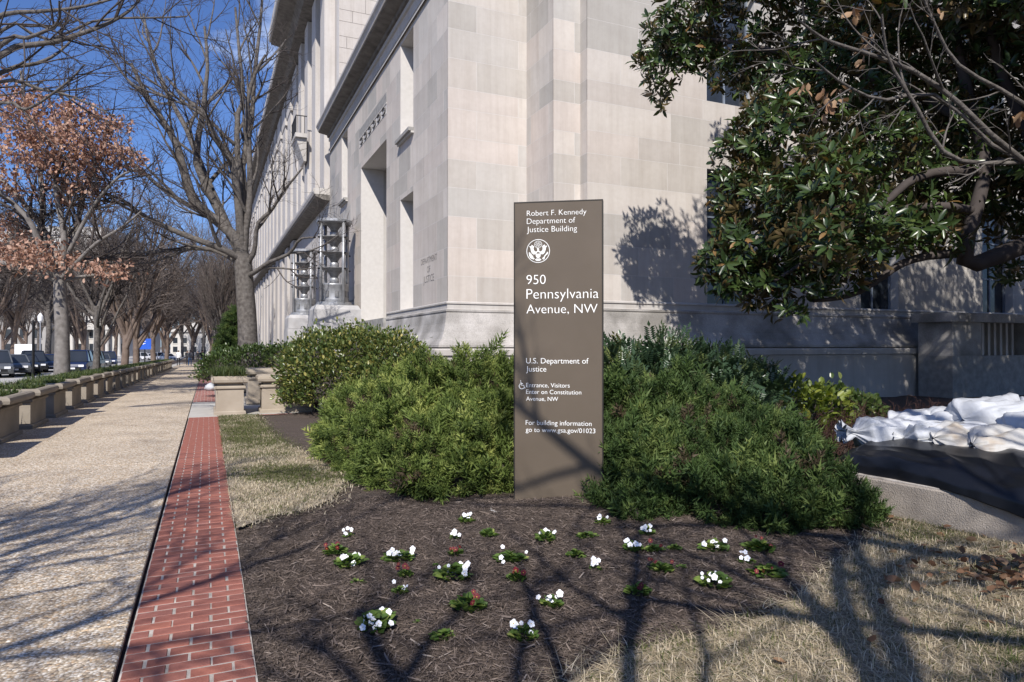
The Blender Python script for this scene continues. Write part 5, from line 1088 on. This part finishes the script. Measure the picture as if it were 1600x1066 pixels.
for lo, hi, rn in rows:
    R_ = sorted([p for p in PANS if lo <= p[1] < hi])
    for i, (px, py, c, wpx, nf) in enumerate(R_):
        g = G(px, py); g.z = float(bedz(g.x, g.y)) - .004; s = wpx / F * (g.xy - Vector((0, 0))).length * .5
        t = empty('pansy_plant', g, rp_.uniform(0, 6.28))
        desc = {'w': 'white-flowered pansy', 'r': 'dark red pansy', 'g': 'flowerless green pansy plant'}[c]
        tag(t, '%s in the %s of the mulch bed, %s from the left' % (desc, rn, ords[i]), 'flower', 'pansies planted in the mulch bed')
        lf = link('leaves', (ROS if wpx > 26 else ROSS)[rp_.randrange(2 if wpx <= 26 else 4)], None, t); lf.scale = (s * rp_.uniform(.9, 1.25), s * rp_.uniform(.75, 1.1), min(s * rp_.uniform(.8, 1.3), .13))
        for k in range(nf + (2 if nf else 0)):
            a = rp_.uniform(0, 6.28); rr = s * rp_.uniform(.2, 1.0); fl = link('flower', FW if c in 'wg' else FR, None, t); q = rp_.uniform(.011, .023)
            fl.location = (rr * math.cos(a), rr * math.sin(a), rp_.uniform(.035, .085)); fl.scale = (q, q, q)
            tow = Vector((-g.x, -g.y, 0)).normalized() * .9 + Vector((rp_.uniform(-.6, .6), rp_.uniform(-.6, .6), rp_.uniform(.3, 1.0)))
            fl.rotation_euler = (Matrix.Rotation(-t.rotation_euler.z, 3, 'Z') @ tow).to_track_quat('Z', 'Y').to_euler()
            if c == 'g': fl.scale = (q * .7,) * 3

# ---------------------------------------------------------------- low concrete wall, black sheet, white sacks
wp_ = smooth_path([Vector(p) for p in [(3.12, 7.0, 0), (3.30, 6.66, 0), (3.56, 6.2, 0), (3.83, 5.7, 0), (4.06, 5.25, 0), (4.3, 4.7, 0), (4.5, 4.1, 0)]], 24)
wb = W(3.6, 6.2); lw = empty('concrete_wall', wb); tag(lw, 'low curved rough concrete wall with pale top at right edge of lawn', 'wall')
inner = []
for i, p in enumerate(wp_):
    tdir = (wp_[min(i + 1, 24)] - wp_[max(i - 1, 0)]).normalized(); nn = Vector((-tdir.y, tdir.x, 0)); inner.append(p + nn * .26)
if inner[10].x < wp_[10].x: inner = [wp_[i] * 2 - inner[i] for i in range(25)]
b = MB(); b.rings([[W(p.x, p.y, -.1) - wb, W(p.x, p.y, .335) - wb, W(p.x + (q.x - p.x) * .06, p.y + (q.y - p.y) * .06, .352) - wb, W(q.x, q.y, .352) - wb, W(q.x, q.y, -.1) - wb] for p, q in zip(wp_, inner)])
b.build('wall_body', M['conc'], lw)
b = MB(); b.rings([[W(p.x + (q.x - p.x) * a, p.y + (q.y - p.y) * a, z) - wb for a, z in ((.05, .353), (.055, .362), (.95, .362), (.96, .353))] for p, q in zip(wp_[1:], inner[1:])]); b.build('coping', M['kerb2'] if 'kerb2' in M else M['mortar'], lw)
from mathutils import noise
# sheet: grid (s along wall, w across) with folds
ns_, nw_ = 150, 80; V = []
prof = [(-.10, .362), (-.095, .42), (-.06, .51), (.02, .58), (.14, .63), (.4, .655), (.8, .65), (1.3, .56), (1.7, .38), (2.0, .1)]
pw = np.linspace(0, 1, nw_)
def tarp_point(f, w):
    q = f * 23.99; i = int(q); a = q - i; p = wp_[i].lerp(wp_[i + 1], a); e = inner[i].lerp(inner[i + 1], a); nn = (e - p).normalized()
    k = np.interp(w, np.linspace(0, 1, len(prof)), [x[0] for x in prof]); z = np.interp(w, np.linspace(0, 1, len(prof)), [x[1] for x in prof])
    endf = min(1, max(0, (f - .03) / .10)); z = .30 + (z - .30) * (.25 + .75 * endf ** .5) if z > .3 else z
    pos = p + nn * (.17 + k)
    v = Vector((f * 9, w * 5, 3)); fold = (noise.noise(v * .7) * .07 + (noise.ridged_multi_fractal(Vector((f * 5 + w * 2.6, w * .9 - f * .8, 1)), 1.0, 2.0, 2, 1.0, 2.0) - 1) * .045) * min(1, .25 + w * 4)
    # front edge sags over the wall towards the right end
    if w < .33: sh = (1 - w / .33); pos = pos - nn * (min(.115, .5 * max(0, f - .30)) * min(1, sh * 1.6) + .02 * noise.noise(Vector((f * 14, 0, 5)))); z -= min(.12, .5 * max(0, f - .44)) * sh ** 1.5
    return W(pos.x, pos.y, z + fold)
for i in range(ns_):
    for j in range(nw_): V.append(tuple(tarp_point(.02 + .97 * i / (ns_ - 1), pw[j]) - wb))
ii, jj = np.meshgrid(np.arange(ns_ - 1), np.arange(nw_ - 1), indexing='ij'); FA = np.stack([ii * nw_ + jj, (ii + 1) * nw_ + jj, (ii + 1) * nw_ + jj + 1, ii * nw_ + jj + 1], -1).reshape(-1, 4)
o = link('plastic_sheet', np_mesh('plastic_sheet', np.array(V), FA, M['tarp'], smooth=True)); o.location = wb
sm = o.modifiers.new('thickness', 'SOLIDIFY'); sm.thickness = .006
tag(o, 'wrinkled black plastic sheet draped over the concrete wall under the sacks', 'plastic sheet')
def sack(loc, L, wd_, h, rz, tilt, mat, label, seed, tied=True):
    nu, nv = 76, 56; V = []; rs = random.Random(seed); ph = [rs.uniform(0, 6.28) for _ in range(6)]; bend = rs.uniform(-.5, .5)
    sd = Vector((seed * 3.7, seed * 1.9, seed))
    for i in range(nu):
        u = i / (nu - 1); neck = 1.0
        if tied:
            if u > .80: neck = .20 + .80 * (max(0, 1 - (u - .80) / .09)) ** 1.3 if u < .89 else .20 + (u - .89) * 3.4
        lim = neck * (1 - max(0, 1 - u / .16) ** 2.6) ** .5 if u < .16 else neck
        if not tied: lim = max(.02, (1 - abs(2 * u - 1) ** 4)) ** .5
        nk = max(0, (u - .45) / .45) if tied else abs(2 * u - 1) ** 2
        for j in range(nv):
            a = 2 * math.pi * j / nv; ca, sa = math.cos(a), math.sin(a)
            y = math.copysign(abs(ca) ** .8, ca) * wd_ / 2 * lim; z = math.copysign(abs(sa) ** (.9 if sa > 0 else .5), sa) * h / 2 * lim
            n3 = Vector((u * 2.0, ca * 1.1, sa * 1.1)) + sd; wob = noise.noise(n3 * 1.3) * 2.2
            pleat = (abs(math.sin(4.5 * a + ph[0] + wob * 1.5)) - .6) * .085 * min(1, nk) + (abs(math.sin(7.5 * a + ph[1] + wob * 2)) - .6) * .04 * min(1, nk * 1.2)
            fold = (noise.ridged_multi_fractal(Vector((u * 1.6 + ca * .9, ca * 1.6 - u * 1.2, sa * 1.2)) + sd, 1.0, 2.1, 3, 1.0, 2.0) - 1.1) * .055
            sag = noise.noise(n3 * .8) * .05
            rr = Vector((0, y, z)); l_ = max(rr.length, .03); rr *= (1 + (pleat + fold * (1 if sa > -.3 else .3) + sag * .6) / l_ * min(1, l_ / .08))
            V.append(((u - .5) * L + .03 * noise.noise(Vector((a * 1.2, seed, u))), rr.y + bend * (u - .5) ** 2 * .5, rr.z))
    ii, jj = np.meshgrid(np.arange(nu - 1), np.arange(nv), indexing='ij'); j2 = (jj + 1) % nv
    FA = np.stack([ii * nv + jj, (ii + 1) * nv + jj, (ii + 1) * nv + j2, ii * nv + j2], -1).reshape(-1, 4)
    t = link('sandbag', np_mesh('sandbag', np.array(V), FA, mat, smooth=True)); t.location = loc; t.rotation_euler = (tilt[0], tilt[1], rz); tag(t, label, 'sandbag', 'sacks heaped on the black sheet'); return t
cr0 = -TH
for px, py, Z, L, wd_, h, rz, tilt, mt, lab, sd, td in [
    (1402, 680, 7.15, 1.15, .50, .32, math.pi - .10, (.15, -.05, 0), 'bag', 'leftmost white sack with its ruffled tied end pointing at the juniper', 1, True),
    (1455, 664, 7.5, 1.0, .55, .34, .15, (.05, .02, 0), 'bag', 'white sack at the back, second from the left end of the heap', 2, False),
    (1525, 662, 7.4, 1.0, .55, .32, -.25, (.05, .04, 0), 'bag', 'white sack at the back in the middle of the heap', 3, True),
    (1562, 650, 7.2, .95, .60, .38, .35, (.1, -.04, 0), 'bag', 'topmost puffed white sack with gathered neck', 4, True),
    (1472, 684, 6.8, .90, .46, .26, 2.85, (.35, .08, 0), 'bag', 'small twisted white sack at the front of the heap, above the fold of black sheet', 5, True),
    (1520, 690, 6.6, .80, .50, .24, .05, (.45, .10, 0), 'bag_dirty', 'stained flat sack at the front with curved brown streaks', 6, False),
    (1588, 700, 6.3, .80, .52, .26, -.15, (.45, .12, 0), 'bag_dirty', 'front sack nearest the right edge, stained and sagging', 7, False),
    (1645, 676, 6.6, .9, .55, .34, .3, (.1, 0, 0), 'bag', 'white sack running out of the picture at the right edge', 8, True)]:
    sack(D(px, py, Z), L, wd_, h, cr0 + rz, tilt, M[mt], lab, sd, td)

# ---------------------------------------------------------------- bits on the ground
b = MB().tube([G(806, 789, .02), G(790, 789, .022), G(776, 790, .024), G(767, 794, .022), G(768, 798, .022), G(775, 800, .02), G(783, 801, .012)], .013, 8)
b.build('plastic_pipe', M['hose'], None, True); tag(bpy.data.objects['plastic_pipe'], 'short bent grey plastic pipe end lying at foot of the sign', 'pipe')
rgl = np.random.default_rng(9)
OAKL = LEAF.copy(); OAKL[:, 0] *= 1.3
def leaf_mesh(seed, size, ti):
    rg = np.random.default_rng(seed); L3 = OAKL.copy(); L3[:, 2] += rg.normal(0, .08, len(L3)); return np_mesh('fallen_leaf', L3 * size, LEAFF, M['dryleaf'], np.full(len(L3), ti))
for k, (px, py, s, ti, lab) in enumerate([(1410, 828, .10, .9, 'pale dead leaf at right foot of the juniper'), (1388, 822, .11, .4, 'brown curled leaf under the juniper edge near the wall'), (1445, 822, .08, .6, 'orange-brown leaf on the lawn near the wall foot'), (1345, 833, .09, 1, 'tan dead leaf standing at the juniper front edge'), (1397, 988, .08, 1, 'single pale leaf lying on the dry lawn'), (1206, 1050, .08, .7, 'tan leaf near bottom edge of the lawn'), (1385, 925, .07, .5, 'reddish leaf in the shaded grass'), (1482, 900, .09, .3, 'dark brown leaf left of the leaf drift'), (1352, 1015, .07, .25, 'small red-brown leaf in the front lawn')]):
    g = G(px, py); g.z = .075; o = link('fallen_leaf', leaf_mesh(k, s, ti)); o.location = g; o.rotation_euler = (rp_.uniform(-.6, .6), rp_.uniform(-.6, .6), rp_.uniform(0, 6.28)); tag(o, lab, 'leaf', 'dead leaves on the ground')
P = []; 
for k in range(120):
    px, py = 1580 + rgl.normal(0, 45), 912 + rgl.normal(0, 15)
    g = G(min(px, 1700), py); P.append((g.x, g.y, .07 + rgl.uniform(0, .05)))
for k in range(60):
    g = G(1490 + rgl.normal(0, 60), 890 + rgl.normal(0, 35)); P.append((g.x, g.y, .06))
P = np.array(P); n = len(P); d = nrm(np.concatenate([rgl.normal(size=(n, 2)), rgl.normal(0, .35, (n, 1))], 1))
V, FA, t = scatter(OAKL, LEAFF, P, frames(d, rgl.normal(0, .5, (n, 3)) + np.array([0, 0, 1])), rgl.uniform(.04, .085, n), rgl.beta(1.6, 1.8, n))
tag(link('leaf_litter', np_mesh('leaf_litter', V, FA, M['dryleaf'], t)), 'drift of brown dead leaves on the lawn at right edge', 'leaf litter', kind='stuff')
P = np.concatenate(JL); n = len(P); d = nrm(rgl.normal(size=(n, 3)) * np.array([1, 1, .6]))
V, FA, t = scatter(OAKL, LEAFF, P, frames(d, rgl.normal(0, .6, (n, 3)) + np.array([0, 0, 1])), rgl.uniform(.03, .085, n), rgl.uniform(.3, 1, n))
tag(link('caught_leaves', np_mesh('caught_leaves', V, FA, M['dryleaf'], t)), 'small tan dead leaves caught in the junipers', 'leaf litter', kind='stuff')
# ---------------------------------------------------------------- street furniture, cars, people, far buildings
def car(loc, rz, paint, label, kind='sedan'):
    t = empty('parked_car', loc, rz); tag(t, label, 'car', 'cars along the far lane')
    H_ = 1.48 if kind == 'sedan' else 1.78
    st = [(-2.25, .45, .62, .70), (-2.18, .30, .78, .84), (-1.7, .24, .92, .89), (-.9, .22, .96, .91), (.6, .22, .96, .91), (1.5, .24, .98, .90), (2.1, .28, .96, .86), (2.28, .42, .86, .76)]
    b = MB(); b.rings([[(x, -w, z0), (x, -w * .98, z0 + .1), (x, -w, (z0 + z1) / 2), (x, -w * .94, z1 - .05), (x, -w * .8, z1), (x, w * .8, z1), (x, w * .94, z1 - .05), (x, w, (z0 + z1) / 2), (x, w * .98, z0 + .1), (x, w, z0)] for x, z0, z1, w in st]); b.build('body', paint, t, False)
    c0, c1, r0, r1 = (-1.35, 1.75, -.55, 1.05) if kind == 'sedan' else (-1.3, 2.1, -.6, 1.75)
    b = MB(); b.rings([[(c0, -.80, .95), (c1, -.80, .95), (c1, .80, .95), (c0, .80, .95)], [(r0, -.62, H_ - .05), (r1, -.62, H_ - .05), (r1, .62, H_ - .05), (r0, .62, H_ - .05)]]); b.build('windows', M['glass'], t)
    b = MB(); b.rings([[(r0 - .06, -.65, H_ - .06), (r1 + .06, -.65, H_ - .06), (r1 + .06, .65, H_ - .06), (r0 - .06, .65, H_ - .06)], [(r0 + .1, -.55, H_), (r1 - .1, -.55, H_), (r1 - .1, .55, H_), (r0 + .1, .55, H_)]]); b.build('roof', paint, t)
    for s in (-1, 1):
        for a, b_ in (((c0, s * .805, .95), (r0, s * .63, H_ - .05)), ((.15, s * .805, .95), (.2, s * .63, H_ - .05)), ((c1, s * .805, .95), (r1, s * .63, H_ - .05))): MB().tube([a, b_], .04, 6).build('pillar', paint, t)
        for x in (-1.4, 1.42):
            w = MB().tube([(x, s * .72, .33), (x, s * .90, .33)], .33, 18).build('wheel', M['rubber'], t); MB().tube([(x, s * .895, .33), (x, s * .915, .33)], .2, 14).build('rim', M['chrome'], w)
        MB().box(-2.27, -2.12, s * .52 - .16, s * .52 + .16, .60, .74).build('headlight', M['lamp_glass'], t)
        MB().box(2.2, 2.30, s * .56 - .14, s * .56 + .14, .68, .82).build('tail_light', M['petal_red'], t)
    MB().box(-2.30, -2.24, -.5, .5, .42, .58).build('grille', M['black'], t); MB().box(-2.32, -2.302, -.16, .16, .44, .55).build('number_plate', M['plate'], t)
    return t
def paint(n, c): return pm('car paint ' + n, c, None, 5, .25, spec=.6)
PN, PB, PR, PG, PK = paint('navy', (.012, .02, .06)), paint('black', (.01, .011, .014)), paint('maroon', (.10, .02, .03)), paint('grey', (.09, .095, .10)), paint('white', (.6, .6, .62))
ca = R(90)   # nose points towards -Y (the viewer)
for px, Z, pnt, kd, lab, da in [(-6, 44, PG, 'suv', 'grey van-like car cut by the left edge', .25), (22, 47, PG, 'sedan', 'grey sedan, first whole car from the left edge', .25), (38, 50, PB, 'sedan', 'black sedan with bright windscreen, second whole car from the left', .25), (52, 55, PB, 'suv', 'tall dark car right behind the black post', .25), (70, 59, PR, 'sedan', 'maroon car left of the pale oak trunk', .2), (84, 58, PN, 'sedan', 'navy car facing the viewer just left of the pale oak trunk', .1), (122, 50, PN, 'suv', 'navy people carrier facing the viewer right of the pale oak trunk', .0), (144, 64, PB, 'suv', 'dark car behind the navy people carrier', 0), (159, 74, PG, 'sedan', 'grey car behind the young thin tree', .1), (170, 82, PN, 'suv', 'farthest dark blue car in the row', .1)]:
    p = W((px - CX) / F * Z, Z); car((p.x, p.y, gz(p.y) - .11), ca + da, pnt, lab, kd)
for px, Z, pnt, kd, lab in [(222, 150, PK, 'suv', 'distant white van left of the blue sign'), (234, 155, PK, 'sedan', 'distant white car under the blue sign'), (248, 150, PK, 'suv', 'distant white van right of the blue sign'), (262, 145, PK, 'sedan', 'distant white police car near end of the planters')]:
    p = W((px - CX) / F * Z, Z); car((p.x, p.y, gz(p.y) - .11), ca + .5, pnt, lab, kd)
# black post, lamp post, blue sign, white board
p = W((52 - CX) / F * 26, 26); o = MB().lathe([(.09, 0), (.09, .12), (.05, .16), (.045, 2.6), (.05, 2.62), (.0, 2.7)], 12); t = o.build('metal_post', M['black']); t.location = (p.x, p.y, gz(p.y)); tag(t, 'thin black metal post left of the pale oak trunk', 'post')
p = W((63 - CX) / F * 60, 60); t = empty('lamp_post', (p.x, p.y, gz(p.y) - .1)); tag(t, 'distant grey lamp post left of the pale oak trunk', 'lamp post'); MB().lathe([(.14, 0), (.12, .5), (.07, .6), (.05, 4.2)], 10).build('pole', M['chrome'], t); MB().lathe([(.05, 4.2), (.2, 4.4), (.22, 4.8), (.1, 5.0), (.02, 5.1)], 12).build('lantern', M['white_paint'], t)
p = W((226 - CX) / F * 58, 58); t = empty('blue_sign', (p.x, p.y, gz(p.y)), -TH + .25); tag(t, 'bright blue panel sign on a dark post beyond the planters', 'sign')
MB().box(-.5, .5, -.03, .03, 1.75, 2.65).build('panel', M['blue_sign'], t); MB().tube([(-.0, .06, 0), (-.0, .06, 2.6)], .05, 8).build('post', M['black'], t)
for z, w in ((2.4, .36), (2.22, .34), (2.16, .25)): MB().box(-.40, -.40 + w * 1.4, -.036, -.031, z, z + .05).build('lettering', M['white_paint'], t)
p = W((37 - CX) / F * 85, 85); t = MB().box(-1.1, 1.1, -.05, .05, .9, 2.6).box(-.9, -.8, -.04, .04, 0, .898).box(.8, .9, -.04, .04, 0, .898).build('white_board', M['white_paint']); t.location = (p.x, p.y, gz(p.y)); t.rotation_euler.z = -TH; tag(t, 'plain white board standing behind the parked cars at left', 'board')
t = None
# white plastic bag on the brick strip
b = MB(); rngp = random.Random(3)
rings = []
for i in range(7):
    tt = i / 6; r_ = .2 * math.sin(math.pi * (tt * .8 + .15)) ; rings.append([(r_ * (1 + rngp.uniform(-.25, .25)) * math.cos(2 * math.pi * j / 12), r_ * .7 * (1 + rngp.uniform(-.25, .25)) * math.sin(2 * math.pi * j / 12), tt * .3) for j in range(12)])
b.rings(rings); t = b.build('plastic_bag', M['bag'], None, True); t.location = (.1, 27.6, gz(27.6)); t.scale = (1.1, 1.1, 1); tag(t, 'crumpled white plastic bag lying on the far brick strip', 'bag')
# people walking far down the walkway
def person(loc, rz, top, legs, hairm, label, bend=0.0, stride=.18):
    vs = [(0, 0, .95), (0, bend * .3, 1.2), (0, bend * .7, 1.42), (0, bend * .9, 1.53), (0, bend, 1.62), (0, bend, 1.74),
          (.10, 0, .9), (.11, stride, .5), (.11, stride * .7, .09), (.11, stride * .7 + .12, .05), (-.10, 0, .9), (-.11, -stride * .6, .5), (-.11, -stride, .10), (-.11, -stride + .12, .05),
          (.2, bend * .7, 1.40), (.25, bend * .5 - .06, 1.12), (.24, bend * .5 + .10, .90), (.24, bend * .5 + .13, .82), (-.2, bend * .7, 1.40), (-.25, bend * .5 + .05, 1.12), (-.24, bend * .5 + .14, .92), (-.24, bend * .5 + .16, .84)]
    es = [(0, 1), (1, 2), (2, 3), (3, 4), (4, 5), (0, 6), (6, 7), (7, 8), (8, 9), (0, 10), (10, 11), (11, 12), (12, 13), (2, 14), (14, 15), (15, 16), (16, 17), (2, 18), (18, 19), (19, 20), (20, 21)]
    rad = [.15, .15, .16, .065, .095, .085] + [.10, .07, .05, .045] * 2 + [.075, .052, .04, .035] * 2
    me = bpy.data.meshes.new('person'); me.from_pydata(vs, es, []); o = bpy.data.objects.new('person', me); COL.objects.link(o)
    o.modifiers.new('skin', 'SKIN'); 
    for i, v in enumerate(me.skin_vertices[0].data): v.radius = (rad[i], rad[i] * .8); v.use_root = (i == 0)
    sb = o.modifiers.new('sub', 'SUBSURF'); sb.levels = 2; sb.render_levels = 2
    bpy.context.view_layer.update(); m2 = bpy.data.meshes.new_from_object(o.evaluated_get(bpy.context.evaluated_depsgraph_get()))
    o.modifiers.clear(); o.data = m2; m2.materials.clear()
    for m in (top, legs, M['skin'], hairm, M['cloth_black']): m2.materials.append(m)
    for p in m2.polygons:
        c = p.center; p.use_smooth = True
        p.material_index = 3 if c.z > 1.66 or (c.z > 1.58 and c.y < bend - .02) else 2 if c.z > 1.5 else 4 if c.z < .08 else 2 if (abs(c.x) > .19 and c.z < .88 and c.z > .7) else 0 if c.z > .9 or abs(c.x) > .19 else 1
    o.location = loc; o.rotation_euler.z = rz; tag(o, label, 'person', 'people far down the walkway'); return o
for px, Z, top, legs, lab, bd, rz in [(279, 76, 'cloth_white', 'cloth_black', 'person in white top and dark trousers walking by the planters', 0, 0), (297, 74, 'cloth_grey', 'denim', 'person in grey jacket and jeans leaning forward in the middle of the walkway', .22, 0), (293, 80, 'cloth_black', 'cloth_black', 'person in dark clothes just behind the leaning one', 0, .2), (316, 72, 'cloth_black', 'denim', 'person in black jacket and blue jeans walking on the brick strip', 0, 0), (309, 100, 'cloth_black', 'cloth_black', 'farthest dark-clothed person beyond the others', 0, 0)]:
    p = W((px - CX) / F * Z, Z); person((p.x, p.y, gz(p.y)), rz, M[top], M[legs], M['hair'], lab, bd)

# far buildings across the road
def far_building(p, rz, wdt, hgt, dep, wall, cols, rws, label, columns=0):
    t = empty('stone_building', (p.x, p.y, gz(p.y) - .2), rz); tag(t, label, 'building')
    MB().box(-wdt / 2, wdt / 2, 0, dep, 0, hgt).build('wall', wall, t); MB().box(-wdt / 2 - .5, wdt / 2 + .5, -.6, dep, hgt + .002, hgt + 1.1).build('cornice', wall, t); MB().box(-wdt / 2 + 2, wdt / 2 - 2, 2, dep - 2, hgt + 1.102, hgt + 3.5).build('attic', wall, t)
    cw = wdt / cols; rh = (hgt - 2) / rws
    for c in range(cols):
        for r in range(rws):
            x = -wdt / 2 + cw * (c + .5); z = 1.2 + rh * r
            w = MB().box(x - cw * .24, x + cw * .24, -.05, -.004, z, z + rh * .62).build('window', M['glass'], t); MB().box(x - cw * .28, x + cw * .28, -.16, -.052, z - .25, z - .003).build('sill', wall, w)
    for c in range(columns):
        x = -wdt / 2 + wdt * (c + .5) / columns; MB().lathe([(.75, .2), (.6, .6), (.52, hgt * .72), (.75, hgt * .76)], 14, (x, -1.6, 0)).build('column', wall, t)
    if columns: MB().box(-wdt / 2, wdt / 2, -2.4, -.2, hgt * .762, hgt * .86).build('entablature', wall, t)
    return t
far_building(W(-158, 205), -TH + .1, 34, 24, 30, M['far_wall'], 8, 5, 'dark grey stone office block behind the cars at far left')
far_building(W(-176, 262), -TH + .05, 40, 46, 30, M['far_wall2'], 9, 8, 'pale stone office building seen through the russet oak', 0)
far_building(W(-132, 215), -TH, 22, 11, 20, M['far_wall2'], 5, 2, 'low pale portico with columns across the road', 6)
far_building(W(-108, 232), -TH, 16, 8, 12, M['far_wall2'], 5, 2, 'small pale pavilion at the end of the walkway')
